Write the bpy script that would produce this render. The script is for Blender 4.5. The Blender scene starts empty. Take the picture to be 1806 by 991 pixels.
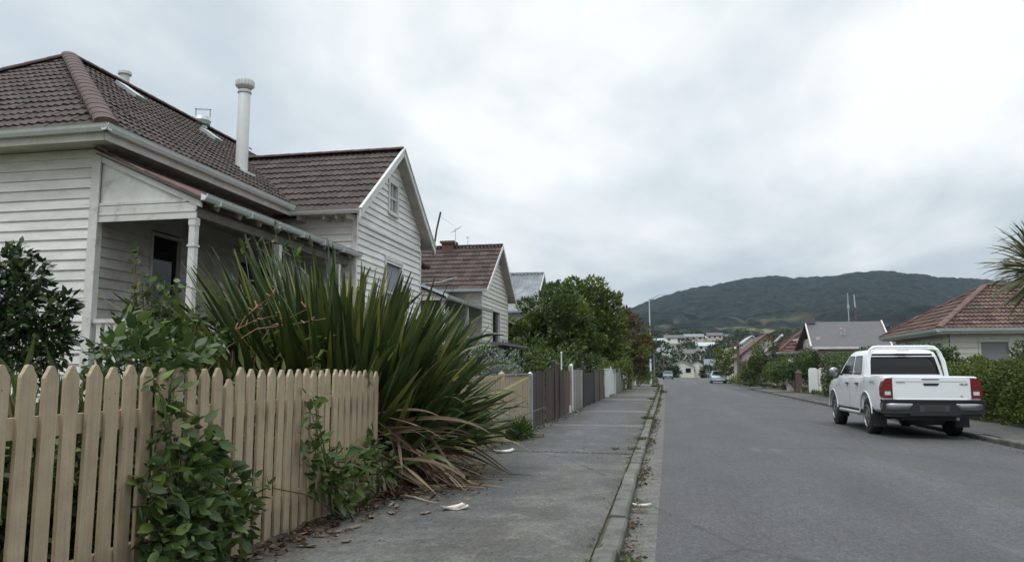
import bpy, math, random
import numpy as np
from mathutils import Vector, Matrix

R = math.radians
S = bpy.context.scene
COL = S.collection
random.seed(7)
rng = np.random.default_rng(11)

# ------------------------------------------------------------------ camera
cam_d = bpy.data.cameras.new('camera')
cam = bpy.data.objects.new('camera', cam_d)
COL.objects.link(cam)
cam.location = (0, 0, 1.35)
cam.rotation_euler = (R(90 + 6.738), 0, R(11.436))
cam_d.sensor_width = 36
cam_d.lens = 26.91
cam_d.clip_start = 0.05
cam_d.clip_end = 9000
S.camera = cam

# ------------------------------------------------------------------ world
W = bpy.data.worlds.new('World')
S.world = W
W.use_nodes = True
SUN_EL, SUN_AZ = 58, 200
def build_world():
    nt = W.node_tree
    N = nt.nodes; L = nt.links
    N.clear()
    out = N.new('ShaderNodeOutputWorld')
    bg = N.new('ShaderNodeBackground')
    sky = N.new('ShaderNodeTexSky')
    sky.sky_type = 'NISHITA'
    sky.sun_disc = False
    sky.sun_elevation = R(SUN_EL)
    sky.sun_rotation = R(SUN_AZ)
    tc = N.new('ShaderNodeTexCoord')
    sp = N.new('ShaderNodeSeparateXYZ')
    L.new(tc.outputs['Generated'], sp.inputs[0])
    def m(op, a, b=None, c=None, clamp=False):
        n = N.new('ShaderNodeMath'); n.operation = op; n.use_clamp = clamp
        for i, v in enumerate((a, b, c)):
            if v is None: continue
            if isinstance(v, (int, float)): n.inputs[i].default_value = v
            else: L.new(v, n.inputs[i])
        return n.outputs[0]
    z = m('MAXIMUM', sp.outputs[2], 0.0)
    zz = m('ADD', z, 0.16)
    px = m('DIVIDE', sp.outputs[0], zz)
    py = m('DIVIDE', sp.outputs[1], zz)
    cb = N.new('ShaderNodeCombineXYZ')
    L.new(px, cb.inputs[0]); L.new(py, cb.inputs[1])
    def noise(scale, detail, rough, dist, off):
        mp = N.new('ShaderNodeMapping')
        mp.inputs['Location'].default_value = off
        mp.inputs['Rotation'].default_value = (0, 0, R(25))
        mp.inputs['Scale'].default_value = (1.0, 0.62, 1)
        L.new(cb.outputs[0], mp.inputs[0])
        n = N.new('ShaderNodeTexNoise')
        n.inputs['Scale'].default_value = scale
        n.inputs['Detail'].default_value = detail
        n.inputs['Roughness'].default_value = rough
        n.inputs['Distortion'].default_value = dist
        L.new(mp.outputs[0], n.inputs['Vector'])
        return n.outputs['Fac']
    n1 = noise(0.95, 8, 0.5, 0.3, (14.2, 9.8, 0))
    n2 = noise(2.3, 6, 0.55, 0.1, (0, 3, 4))
    n = m('ADD', m('MULTIPLY', n1, 0.72), m('MULTIPLY', n2, 0.28))
    rp = N.new('ShaderNodeValToRGB')
    e = rp.color_ramp.elements
    e[0].position = 0.34; e[0].color = (0.47, 0.55, 0.615, 1)
    e[1].position = 0.61; e[1].color = (.95, .965, .97, 1)
    for p, c in ((0.44, (0.59, 0.65, 0.69, 1)), (0.50, (0.70, 0.755, 0.785, 1)), (0.555, (0.83, 0.865, 0.88, 1))):
        k = rp.color_ramp.elements.new(p); k.color = c
    L.new(n, rp.inputs[0])
    # overcast sky: brighter overhead, a little greyer low over the hills
    lo = N.new('ShaderNodeMapRange'); lo.inputs[1].default_value = 0.0; lo.inputs[2].default_value = 0.26
    lo.inputs[3].default_value = 0.78; lo.inputs[4].default_value = 1.0
    L.new(z, lo.inputs[0])
    hi = N.new('ShaderNodeMapRange'); hi.inputs[1].default_value = 0.47; hi.inputs[2].default_value = 0.95
    hi.inputs[3].default_value = 1.0; hi.inputs[4].default_value = 2.5
    L.new(z, hi.inputs[0])
    g = m('MULTIPLY', m('MULTIPLY', lo.outputs[0], hi.outputs[0]), 8.35)
    vm = N.new('ShaderNodeVectorMath'); vm.operation = 'SCALE'
    L.new(rp.outputs[0], vm.inputs[0]); L.new(g, vm.inputs['Scale'])
    mx = N.new('ShaderNodeMixRGB'); mx.blend_type = 'MIX'; mx.inputs[0].default_value = 0.06
    L.new(vm.outputs[0], mx.inputs[1]); L.new(sky.outputs[0], mx.inputs[2])
    L.new(mx.outputs[0], bg.inputs[0])
    bg.inputs[1].default_value = 0.1
    L.new(bg.outputs[0], out.inputs[0])
build_world()

sun_d = bpy.data.lights.new('sun', 'SUN')
sun = bpy.data.objects.new('sun', sun_d)
COL.objects.link(sun)
sun_d.energy = 0.8
sun_d.angle = R(30)
sun_d.color = (1.0, 0.97, 0.93)
az = R(SUN_AZ)
sd = Vector((math.sin(az) * math.cos(R(SUN_EL)), math.cos(az) * math.cos(R(SUN_EL)), math.sin(R(SUN_EL))))
sun.rotation_euler = (-sd).to_track_quat('-Z', 'Y').to_euler()

S.view_settings.view_transform = 'Standard'
S.view_settings.look = 'None'
S.view_settings.exposure = 0.47
S.view_settings.gamma = 1
S.view_settings.use_curve_mapping = False
S.cycles.max_bounces = 6
S.cycles.volume_bounces = 0
S.cycles.transparent_max_bounces = 8
S.cycles.use_denoising = True

# ------------------------------------------------------------------ picture ray helper, used to place things in the world
F_, H_, CX_, CY_ = 1350.0, 1.35, 903.0, 495.5
_th = R(6.738); _ps = R(11.436)
_fw = Vector((-math.sin(_ps) * math.cos(_th), math.cos(_ps) * math.cos(_th), math.sin(_th)))
_rt = Vector((math.cos(_ps), math.sin(_ps), 0)); _up = _rt.cross(_fw)
def at(px, py, Y):
    d = _fw + _rt * ((px - CX_) / F_) - _up * ((py - CY_) / F_)
    return Vector((0, 0, H_)) + d * (Y / d.y)

# ------------------------------------------------------------------ object helpers
def tag(o, label=None, cat=None, group=None, kind=None):
    if label: o['label'] = label
    if cat: o['category'] = cat
    if group: o['group'] = group
    if kind: o['kind'] = kind
    return o
def thing(name, label, cat, loc=(0, 0, 0), rz=0, group=None):
    o = bpy.data.objects.new(name, None)
    COL.objects.link(o)
    o.location = loc; o.rotation_euler = (0, 0, rz)
    o.empty_display_size = 0.3
    return tag(o, label, cat, group)
def dup_tree(o, parent=None):
    c = o.copy(); COL.objects.link(c); c.parent = parent
    for ch in list(o.children): dup_tree(ch, c)
    return c

class MB:
    """collects faces, links them as one mesh object"""
    def __init__(s): s.v = []; s.f = []; s.sm = []; s.mi = []
    def face(s, pts, smooth=False, mi=0):
        n = len(s.v); s.v.extend([tuple(p) for p in pts]); s.f.append(tuple(range(n, n + len(pts)))); s.sm.append(smooth); s.mi.append(mi)
    def grid(s, rows, smooth=True, closed=False, mi=0):
        n = len(s.v); k = len(rows[0])
        for r in rows: s.v.extend([tuple(p) for p in r])
        for i in range(len(rows) - 1):
            for j in range(k if closed else k - 1):
                a = n + i * k + j; b = n + i * k + (j + 1) % k
                s.f.append((a, b, b + k, a + k)); s.sm.append(smooth); s.mi.append(mi)
    def box(s, x0, x1, y0, y1, z0, z1, mi=0):
        s.hexa([(x0, y0, z0), (x1, y0, z0), (x1, y1, z0), (x0, y1, z0)], [(x0, y0, z1), (x1, y0, z1), (x1, y1, z1), (x0, y1, z1)], mi)
    def hexa(s, lo, hi, mi=0):
        n = len(s.v); s.v.extend([tuple(p) for p in lo] + [tuple(p) for p in hi]); k = len(lo)
        s.f.append(tuple(n + i for i in reversed(range(k)))); s.f.append(tuple(n + k + i for i in range(k)))
        for i in range(k):
            j = (i + 1) % k; s.f.append((n + i, n + j, n + k + j, n + k + i))
        s.sm.extend([False] * (k + 2)); s.mi.extend([mi] * (k + 2))
    def prism(s, poly, d, mi=0):
        d = Vector(d); s.hexa([Vector(p) for p in poly], [Vector(p) + d for p in poly], mi)
    def bar(s, a, b, w, h, up=(0, 0, 1)):
        a = Vector(a); b = Vector(b); t = (b - a).normalized(); u = Vector(up)
        sd_ = t.cross(u)
        if sd_.length < 1e-4: sd_ = t.cross(Vector((1, 0, 0)))
        sd_.normalize(); u = sd_.cross(t).normalized()
        q = [(-w / 2, -h / 2), (w / 2, -h / 2), (w / 2, h / 2), (-w / 2, h / 2)]
        s.hexa([a + sd_ * x + u * y for x, y in q], [b + sd_ * x + u * y for x, y in q])
    def tube(s, pts, rad, n=8, cap=True):
        pts = [Vector(p) for p in pts]
        if not hasattr(rad, '__len__'): rad = [rad] * len(pts)
        rows = []; ref = None
        for i, p in enumerate(pts):
            t = (pts[min(i + 1, len(pts) - 1)] - pts[max(i - 1, 0)]).normalized()
            if ref is None:
                ref = t.cross(Vector((0, 0, 1)) if abs(t.z) < .9 else Vector((1, 0, 0))).normalized()
            ref = (ref - t * ref.dot(t)).normalized(); o = t.cross(ref)
            rows.append([p + (ref * math.cos(2 * math.pi * k / n) + o * math.sin(2 * math.pi * k / n)) * rad[i] for k in range(n)])
        s.grid(rows, True, True)
        if cap:
            s.face(list(reversed(rows[0]))); s.face(rows[-1])
    def lathe(s, c, prof, n=16, axis='z'):
        rows = []
        for r, h in prof:
            row = []
            for k in range(n):
                a = 2 * math.pi * k / n
                if axis == 'z': row.append((c[0] + r * math.cos(a), c[1] + r * math.sin(a), c[2] + h))
                else: row.append((c[0] + h, c[1] + r * math.cos(a), c[2] + r * math.sin(a)))
            rows.append(row)
        s.grid(rows, True, True); s.face(list(reversed(rows[0]))); s.face(rows[-1])
    def build(s, name, mat, parent=None, base=None, sharp=None):
        me = bpy.data.meshes.new(name)
        off = Vector(base) if base is not None else Vector((0, 0, 0))
        me.from_pydata([(p[0] - off[0], p[1] - off[1], p[2] - off[2]) for p in s.v], [], s.f)
        for m in (mat if isinstance(mat, (list, tuple)) else [mat]): me.materials.append(m)
        me.polygons.foreach_set('use_smooth', s.sm)
        me.polygons.foreach_set('material_index', s.mi)
        if sharp is not None: me.set_sharp_from_angle(angle=R(sharp))
        me.update()
        o = bpy.data.objects.new(name, me); COL.objects.link(o)
        if parent is not None: o.parent = parent
        return o
def struct(name, mb, mat, kind='structure'):
    return tag(mb.build(name, mat), kind=kind)
def wbuild(mb, name, mat, parent, sharp=None):
    """build a mesh given in world coordinates as a part of an unrotated empty"""
    return mb.build(name, mat, parent, base=parent.location if not parent.parent else parent.parent.location, sharp=sharp)

# ------------------------------------------------------------------ materials
def mat(name, col=(0.5, 0.5, 0.5), rough=0.7, metal=0.0, var=0.0, vscale=3.0, bump=0.0, bscale=40.0, isl=0.0,
        col2=None, cscale=2.0, cpos=(0.45, 0.6), stretch=(1, 1, 1), trans=0.0, spec=0.5, coat=0.0, extra=None):
    m = bpy.data.materials.new(name); m.use_nodes = True
    nt = m.node_tree; N = nt.nodes; L = nt.links
    b = N['Principled BSDF']
    b.inputs['Roughness'].default_value = rough
    b.inputs['Metallic'].default_value = metal
    b.inputs['Specular IOR Level'].default_value = spec
    b.inputs['Coat Weight'].default_value = coat
    tc = N.new('ShaderNodeTexCoord'); mp = N.new('ShaderNodeMapping')
    mp.inputs['Scale'].default_value = stretch
    L.new(tc.outputs['Object'], mp.inputs[0])
    def noise(sc, det=6, ro=.6):
        n = N.new('ShaderNodeTexNoise'); n.inputs['Scale'].default_value = sc
        n.inputs['Detail'].default_value = det; n.inputs['Roughness'].default_value = ro
        L.new(mp.outputs[0], n.inputs['Vector']); return n.outputs['Fac']
    c = N.new('ShaderNodeRGB'); c.outputs[0].default_value = (*col, 1); cur = c.outputs[0]
    if col2 is not None:
        r = N.new('ShaderNodeValToRGB'); r.color_ramp.elements[0].position = cpos[0]; r.color_ramp.elements[1].position = cpos[1]
        L.new(noise(cscale), r.inputs[0])
        x = N.new('ShaderNodeMixRGB'); L.new(r.outputs[0], x.inputs[0]); L.new(cur, x.inputs[1]); x.inputs[2].default_value = (*col2, 1); cur = x.outputs[0]
    def scale_by(fac, amt):
        nonlocal cur
        mr = N.new('ShaderNodeMapRange'); mr.inputs[3].default_value = 1 - amt; mr.inputs[4].default_value = 1 + amt
        L.new(fac, mr.inputs[0])
        v = N.new('ShaderNodeVectorMath'); v.operation = 'SCALE'; L.new(cur, v.inputs[0]); L.new(mr.outputs[0], v.inputs['Scale']); cur = v.outputs[0]
    if var:
        mr0 = N.new('ShaderNodeMapRange'); mr0.inputs[1].default_value = .3; mr0.inputs[2].default_value = .7
        L.new(noise(vscale, 8, .65), mr0.inputs[0]); scale_by(mr0.outputs[0], var)
    if isl:
        g = N.new('ShaderNodeNewGeometry'); scale_by(g.outputs['Random Per Island'], isl)
    if extra: cur = extra(nt, mp.outputs[0], cur) or cur
    L.new(cur, b.inputs['Base Color'])
    if trans:
        t = N.new('ShaderNodeBsdfTranslucent'); L.new(cur, t.inputs[0])
        a = N.new('ShaderNodeMixShader'); a.inputs[0].default_value = trans
        L.new(b.outputs[0], a.inputs[1]); L.new(t.outputs[0], a.inputs[2]); L.new(a.outputs[0], N['Material Output'].inputs[0])
    if bump:
        bn = N.new('ShaderNodeBump'); bn.inputs['Strength'].default_value = bump; bn.inputs['Distance'].default_value = .01
        L.new(noise(bscale, 5, .6), bn.inputs['Height']); L.new(bn.outputs[0], b.inputs['Normal'])
    return m
def leafmat(name, c1, c2, c3, rough=.5, trans=.25, w=(0.35, 0.75)):
    m = bpy.data.materials.new(name); m.use_nodes = True
    nt = m.node_tree; N = nt.nodes; L = nt.links; b = N['Principled BSDF']
    g = N.new('ShaderNodeNewGeometry'); r = N.new('ShaderNodeValToRGB'); e = r.color_ramp.elements
    e[0].position = 0; e[0].color = (*c1, 1); e[1].position = 1; e[1].color = (*c3, 1)
    k = e.new(w[0]); k.color = (*c1, 1); k = e.new(w[1]); k.color = (*c2, 1)
    L.new(g.outputs['Random Per Island'], r.inputs[0])
    L.new(r.outputs[0], b.inputs['Base Color']); b.inputs['Roughness'].default_value = rough
    b.inputs['Specular IOR Level'].default_value = .4
    t = N.new('ShaderNodeBsdfTranslucent'); L.new(r.outputs[0], t.inputs[0])
    a = N.new('ShaderNodeMixShader'); a.inputs[0].default_value = trans
    L.new(b.outputs[0], a.inputs[1]); L.new(t.outputs[0], a.inputs[2]); L.new(a.outputs[0], N['Material Output'].inputs[0])
    return m

def road_extra(nt, vec, cur):
    N = nt.nodes; L = nt.links
    def nz(sc, st, det=5, ro=.6, t='n'):
        mp = N.new('ShaderNodeMapping'); mp.inputs['Scale'].default_value = st; L.new(vec, mp.inputs[0])
        if t == 'n':
            n = N.new('ShaderNodeTexNoise'); n.inputs['Scale'].default_value = sc; n.inputs['Detail'].default_value = det; n.inputs['Roughness'].default_value = ro
            L.new(mp.outputs[0], n.inputs['Vector']); return n.outputs['Fac']
        n = N.new('ShaderNodeTexVoronoi'); n.feature = 'DISTANCE_TO_EDGE' if t == 'e' else 'F1'
        n.inputs['Scale'].default_value = sc; L.new(mp.outputs[0], n.inputs['Vector']); return n.outputs['Distance']
    def ramp(f, a, b, lo, hi):
        r = N.new('ShaderNodeMapRange'); r.inputs[1].default_value = a; r.inputs[2].default_value = b; r.inputs[3].default_value = lo; r.inputs[4].default_value = hi
        L.new(f, r.inputs[0]); return r.outputs[0]
    def mul(c, f):
        v = N.new('ShaderNodeVectorMath'); v.operation = 'SCALE'; L.new(c, v.inputs[0]); L.new(f, v.inputs['Scale']); return v.outputs[0]
    def mix(c, f, rgb):
        x = N.new('ShaderNodeMixRGB'); L.new(f, x.inputs[0]); L.new(c, x.inputs[1]); x.inputs[2].default_value = (*rgb, 1); return x.outputs[0]
    # polished wheel tracks, long and bluish
    cur = mix(cur, ramp(nz(.55, (1.0, .05, 1), 3, .5), .50, .66, 0, .6), (.094, .103, .117))
    cur = mul(cur, ramp(nz(1.1, (1, .35, 1), 6, .6), .3, .7, .82, 1.16))
    cur = mul(cur, ramp(nz(42, (1, .6, 1), 4, .8), .32, .68, .5, 1.5))
    cur = mul(cur, ramp(nz(14, (1, .5, 1), 4, .75), .3, .7, .8, 1.2))
    cur = mix(cur, ramp(nz(120, (1, 1, 1), 2, .5, 'f'), .0, .16, .35, 0), (.26, .25, .235))
    cur = mix(cur, ramp(nz(2.2, (1, 1, 1), 6, .75), .70, .76, 0, .5), (.22, .22, .21))
    cur = mix(cur, ramp(nz(.45, (1, .5, 1), 7, .75), .60, .66, 0, .35), (.055, .054, .053))
    cur = mix(cur, ramp(nz(.9, (1, .25, 1), 5, .7), .62, .67, 0, .4), (.15, .15, .148))
    c2 = nz(.9, (1, 1, 1), 0, 0, 'e'); k2 = nz(3.1, (1, 1, 1), 4, .6)
    a2 = N.new('ShaderNodeMath'); a2.operation = 'MULTIPLY_ADD'; a2.inputs[1].default_value = .09; L.new(k2, a2.inputs[0]); L.new(c2, a2.inputs[2])
    cur = mix(cur, ramp(a2.outputs[0], .036, .041, .5, 0), (.04, .04, .038))
    # hairline cracks across the seal
    wv = N.new('ShaderNodeMapping'); 
    c = nz(.22, (1.0, .55, 1), 0, 0, 'e')
    nn = nz(6, (1, 1, 1), 5, .7)
    ad = N.new('ShaderNodeMath'); ad.operation = 'MULTIPLY_ADD'; ad.inputs[1].default_value = .05; L.new(nn, ad.inputs[0]); L.new(c, ad.inputs[2])
    cur = mix(cur, ramp(ad.outputs[0], .024, .030, .75, 0), (.035, .035, .033))
    return cur

M = {}
M['asphalt'] = mat('asphalt', (.072, .071, .0705), .82, bump=.5, bscale=90, extra=road_extra)
def path_extra(nt, vec, cur):
    N = nt.nodes; L = nt.links; cur = road_extra(nt, vec, cur)
    def nz(sc, d, ro, off):
        mp = N.new('ShaderNodeMapping'); mp.inputs['Location'].default_value = (off, off, 0); L.new(vec, mp.inputs[0])
        n = N.new('ShaderNodeTexNoise'); n.inputs['Scale'].default_value = sc; n.inputs['Detail'].default_value = d; n.inputs['Roughness'].default_value = ro; L.new(mp.outputs[0], n.inputs['Vector']); return n.outputs['Fac']
    for sc, off, a, b, k, rgb in ((1.6, 3, .52, .60, .45, (.06, .056, .045)), (3.4, 9, .58, .63, .5, (.19, .18, .155)), (.8, 17, .55, .62, .35, (.05, .05, .04)), (9, 5, .62, .66, .5, (.05, .052, .035))):
        r = N.new('ShaderNodeMapRange'); r.inputs[1].default_value = a; r.inputs[2].default_value = b; r.inputs[4].default_value = k; L.new(nz(sc, 8, .75, off), r.inputs[0])
        x = N.new('ShaderNodeMixRGB'); L.new(r.outputs[0], x.inputs[0]); L.new(cur, x.inputs[1]); x.inputs[2].default_value = (*rgb, 1); cur = x.outputs[0]
    return cur
M['path_a'] = mat('worn_path_seal', (.073, .069, .060), .85, bump=.5, bscale=70, col2=(.116, .109, .094), cscale=1.3, extra=path_extra)
M['path_b'] = mat('dark_path_seal', (.058, .056, .052), .85, bump=.4, bscale=80, col2=(.083, .079, .072), cscale=1.0, extra=path_extra)
M['path_c'] = mat('pale_path_concrete', (.125, .12, .108), .85, bump=.4, bscale=60, var=.25, vscale=3)
M['concrete'] = mat('kerb_concrete', (.125, .12, .107), .85, var=.35, vscale=6, bump=.6, bscale=50, isl=.12, col2=(.07, .075, .045), cscale=3.2, cpos=(.5, .68))
M['gutter'] = mat('gutter_concrete', (.115, .11, .098), .85, var=.3, vscale=5, bump=.5, bscale=60, extra=road_extra)
M['soil'] = mat('garden_soil', (.07, .055, .035), .9, var=.4, vscale=4, bump=1, bscale=20, col2=(.05, .07, .02), cscale=.8)
M['grassland'] = mat('open_ground', (.10, .11, .05), .9, var=.3, vscale=.02, col2=(.07, .09, .035), cscale=.01)
M['white'] = mat('white_weatherboard', (.70, .69, .66), .55, var=.14, vscale=1.6, stretch=(1, 1, 3), isl=.10, bump=.15, bscale=30, col2=(.50, .48, .43), cscale=3.0, cpos=(.60, .82))
M['white2'] = mat('cream_weatherboard', (.66, .64, .58), .6, var=.12, vscale=2, isl=.06, col2=(.5, .47, .4), cscale=2, cpos=(.5, .8))
M['shadeboard'] = mat('shade_toned_recess_boards', (.36, .345, .32), .7, var=.15, vscale=2, isl=.1, col2=(.24, .22, .2), cscale=2.2, cpos=(.5, .75))  # shade of the verandah recess is put into this darker board colour
M['trim'] = mat('white_trim_paint', (.62, .61, .585), .5, var=.12, vscale=4, col2=(.36, .33, .28), cscale=5, cpos=(.56, .74))
M['sheet'] = mat('weathered_white_sheet', (.66, .66, .63), .6, var=.15, vscale=5, col2=(.36, .33, .26), cscale=3.5, cpos=(.56, .74))
M['gutterm'] = mat('grey_white_gutter', (.62, .66, .66), .4, var=.08, vscale=8)
M['shadewood'] = mat('shade_toned_verandah_timber', (.16, .14, .12), .8, var=.3, vscale=4)  # shadow under the verandah roof is put into the timber colour
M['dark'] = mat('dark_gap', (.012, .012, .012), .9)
M['soffit'] = mat('dirty_soffit', (.42, .40, .36), .7, var=.2, vscale=3)
def lichen(nt, vec, cur):
    N = nt.nodes; L = nt.links
    n = N.new('ShaderNodeTexNoise'); n.inputs['Scale'].default_value = 1.7; n.inputs['Detail'].default_value = 9; n.inputs['Roughness'].default_value = .72; L.new(vec, n.inputs['Vector'])
    r = N.new('ShaderNodeMapRange'); r.inputs[1].default_value = .56; r.inputs[2].default_value = .68; r.inputs[4].default_value = .55; L.new(n.outputs['Fac'], r.inputs[0])
    x = N.new('ShaderNodeMixRGB'); L.new(r.outputs[0], x.inputs[0]); L.new(cur, x.inputs[1]); x.inputs[2].default_value = (.085, .075, .06, 1)
    return x.outputs[0]
M['tile'] = mat('dark_brown_roof_tile', (.050, .034, .028), .75, isl=.35, var=.3, vscale=6, bump=.4, bscale=40, extra=lichen)
M['tile2'] = mat('red_brown_roof_tile', (.055, .033, .027), .75, isl=.4, var=.3, vscale=6, extra=lichen)
M['tile3'] = mat('faded_red_roof_tile', (.112, .064, .052), .75, isl=.45, var=.3, vscale=4, extra=lichen)
M['cap'] = mat('brown_ridge_cap', (.075, .042, .036), .75, isl=.12, var=.3, vscale=5, extra=lichen)
M['cap3'] = mat('red_ridge_cap', (.125, .072, .058), .75, isl=.15, var=.3, vscale=5)
M['veroof'] = mat('maroon_verandah_roof', (.095, .045, .038), .7, isl=.3, var=.35, vscale=5)
M['glass'] = mat('dark_window_glass', (.006, .007, .009), .05, spec=.35)
M['blind'] = mat('grey_blind', (.25, .26, .27), .8)
M['flue'] = mat('pale_grey_flue_paint', (.58, .58, .57), .5, var=.06, vscale=6)
M['zinc'] = mat('galvanised_metal', (.45, .48, .49), .4, metal=.5, var=.12, vscale=10)
M['greyroof'] = mat('grey_metal_roof', (.15, .165, .18), .6, metal=.1, var=.25, vscale=1.2, col2=(.23, .25, .265), cscale=1.5)
M['slate'] = mat('charcoal_roof', (.105, .10, .105), .7, var=.12, vscale=3, isl=.1)
M['redroof'] = mat('dark_red_roof', (.085, .034, .028), .7, var=.25, vscale=2, isl=.3)
M['pinkwall'] = mat('pale_pink_wall', (.52, .42, .41), .8, var=.12, vscale=2)
M['brick'] = mat('red_brick', (.115, .062, .048), .85, var=.3, vscale=10)
def woodgrain(nt, vec, cur):
    N = nt.nodes; L = nt.links
    mp = N.new('ShaderNodeMapping'); mp.inputs['Scale'].default_value = (60, 60, 1.6); L.new(vec, mp.inputs[0])
    n = N.new('ShaderNodeTexNoise'); n.inputs['Scale'].default_value = 1; n.inputs['Detail'].default_value = 5; L.new(mp.outputs[0], n.inputs['Vector'])
    r = N.new('ShaderNodeMapRange'); r.inputs[1].default_value = .3; r.inputs[2].default_value = .7; r.inputs[3].default_value = .84; r.inputs[4].default_value = 1.1; L.new(n.outputs['Fac'], r.inputs[0])
    v = N.new('ShaderNodeVectorMath'); v.operation = 'SCALE'; L.new(cur, v.inputs[0]); L.new(r.outputs[0], v.inputs['Scale'])
    n2 = N.new('ShaderNodeTexVoronoi'); n2.inputs['Scale'].default_value = 9; L.new(vec, n2.inputs['Vector'])
    r2 = N.new('ShaderNodeMapRange'); r2.inputs[1].default_value = .03; r2.inputs[2].default_value = .07; r2.inputs[3].default_value = .7; r2.inputs[4].default_value = 0; L.new(n2.outputs['Distance'], r2.inputs[0])
    x = N.new('ShaderNodeMixRGB'); L.new(r2.outputs[0], x.inputs[0]); L.new(v.outputs[0], x.inputs[1]); x.inputs[2].default_value = (.09, .06, .04, 1)
    sp = N.new('ShaderNodeSeparateXYZ'); L.new(vec, sp.inputs[0])
    rz = N.new('ShaderNodeMapRange'); rz.inputs[1].default_value = .05; rz.inputs[2].default_value = .42; rz.inputs[3].default_value = .75; rz.inputs[4].default_value = 0; L.new(sp.outputs[2], rz.inputs[0])
    n3 = N.new('ShaderNodeTexNoise'); n3.inputs['Scale'].default_value = 11; n3.inputs['Detail'].default_value = 7; L.new(vec, n3.inputs['Vector'])
    mm = N.new('ShaderNodeMath'); mm.operation = 'MULTIPLY'; L.new(rz.outputs[0], mm.inputs[0]); L.new(n3.outputs['Fac'], mm.inputs[1])
    y = N.new('ShaderNodeMixRGB'); L.new(mm.outputs[0], y.inputs[0]); L.new(x.outputs[0], y.inputs[1]); y.inputs[2].default_value = (.09, .085, .05, 1)
    return y.outputs[0]
M['beige'] = mat('beige_fence_paint', (.385, .300, .198), .6, var=.13, vscale=5, isl=.07, bump=.2, bscale=60, col2=(.30, .235, .165), cscale=3, cpos=(.5, .75), extra=woodgrain)
M['brownwood'] = mat('dark_brown_fence', (.048, .031, .024), .75, var=.3, vscale=6, isl=.2, extra=woodgrain)
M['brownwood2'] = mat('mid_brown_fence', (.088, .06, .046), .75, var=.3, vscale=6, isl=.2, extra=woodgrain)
M['greywood'] = mat('weathered_grey_wood', (.26, .25, .225), .8, var=.25, vscale=6, isl=.2, extra=woodgrain)
M['darkpaint'] = mat('near_black_gate_paint', (.03, .035, .035), .6, var=.2)
M['gatewhite'] = mat('white_gate_paint', (.72, .72, .71), .45, var=.06)
M['galv'] = mat('grey_lamp_pole', (.36, .42, .45), .5, metal=.2, var=.08)
M['pole'] = mat('timber_power_pole', (.10, .08, .065), .85, var=.25, vscale=3)
M['bark'] = mat('tree_bark', (.09, .072, .055), .9, var=.3, vscale=8, bump=.8, bscale=20)
M['stem'] = mat('green_stem', (.09, .10, .035), .7, var=.2)
M['redstem'] = mat('reddish_stem', (.10, .06, .035), .7, var=.2)
M['drystalk'] = mat('dry_flower_stalk', (.22, .13, .08), .7, var=.25, vscale=8)
M['paper'] = mat('pale_card', (.62, .56, .50), .8, var=.15, vscale=8)
M['barkbit'] = mat('dry_bark_pieces', (.13, .10, .075), .85, isl=.5, var=.3, vscale=10)

# foliage
M['flax'] = leafmat('flax_leaf', (.034, .056, .018), (.088, .118, .032), (.26, .25, .075), .33, .16, (.25, .82))
M['flaxdry'] = leafmat('dead_flax_leaf', (.11, .075, .048), (.27, .20, .125), (.46, .38, .25), .75, .1, (.3, .8))
M['camellia'] = leafmat('glossy_dark_leaf', (0.019, 0.037, 0.014), (0.037, 0.068, 0.024), (0.079, 0.125, 0.046), .32, .1)
M['rose'] = leafmat('rose_leaf', (0.052, 0.093, 0.025), (0.088, 0.141, 0.031), (0.161, 0.209, 0.048), .42, .25)
M['vine'] = leafmat('climber_leaf', (0.044, 0.077, 0.023), (0.081, 0.129, 0.032), (0.164, 0.220, 0.054), .38, .22)
M['vine2'] = leafmat('bramble_leaf', (.055, .085, .024), (.085, .12, .03), (.16, .18, .05), .5, .3)
M['grass'] = leafmat('grass_blade', (.065, .09, .03), (.11, .14, .045), (.24, .22, .10), .6, .3)
M['tree_a'] = leafmat('mid_green_leaf', (0.076, 0.117, 0.023), (0.143, 0.186, 0.037), (0.263, 0.303, 0.075), .5, .25)
M['tree_b'] = leafmat('deep_green_leaf', (0.048, 0.082, 0.023), (0.098, 0.138, 0.033), (0.175, 0.216, 0.049), .5, .2)
M['redtree'] = leafmat('bronze_leaf', (.055, .062, .020), (.12, .078, .030), (.22, .14, .05), .6, .25)
M['hedge'] = leafmat('hedge_leaf', (0.055, 0.086, 0.012), (0.102, 0.141, 0.021), (0.192, 0.209, 0.042), .5, .25)
M['hedged'] = leafmat('dark_hedge_leaf', (0.048, 0.086, 0.026), (0.086, 0.139, 0.037), (0.161, 0.216, 0.057), .45, .2)
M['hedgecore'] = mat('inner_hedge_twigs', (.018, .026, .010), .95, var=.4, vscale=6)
M['bluegreen'] = leafmat('grey_green_leaf', (0.067, 0.096, 0.041), (0.103, 0.137, 0.058), (0.162, 0.192, 0.081), .6, .2)
M['silver'] = leafmat('silver_leaf', (.14, .17, .14), (.22, .26, .22), (.34, .38, .33), .6, .2)
M['lime'] = leafmat('lime_leaf', (0.084, 0.120, 0.024), (0.132, 0.180, 0.036), (0.204, 0.240, 0.060), .5, .3)
M['far_a'] = leafmat('far_dark_foliage', (.018, .032, .016), (.034, .052, .024), (.06, .08, .035), .7, .1)
M['far_b'] = leafmat('far_mid_foliage', (.035, .055, .022), (.06, .08, .032), (.10, .115, .05), .7, .1)
M['pinkflower'] = leafmat('pink_bronze_leaf', (.07, .065, .035), (.17, .12, .09), (.42, .30, .26), .6, .2)
M['cabbage'] = leafmat('cabbage_tree_leaf', (0.091, 0.105, 0.045), (0.168, 0.182, 0.084), (0.392, 0.336, 0.182), .5, .2)
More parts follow.
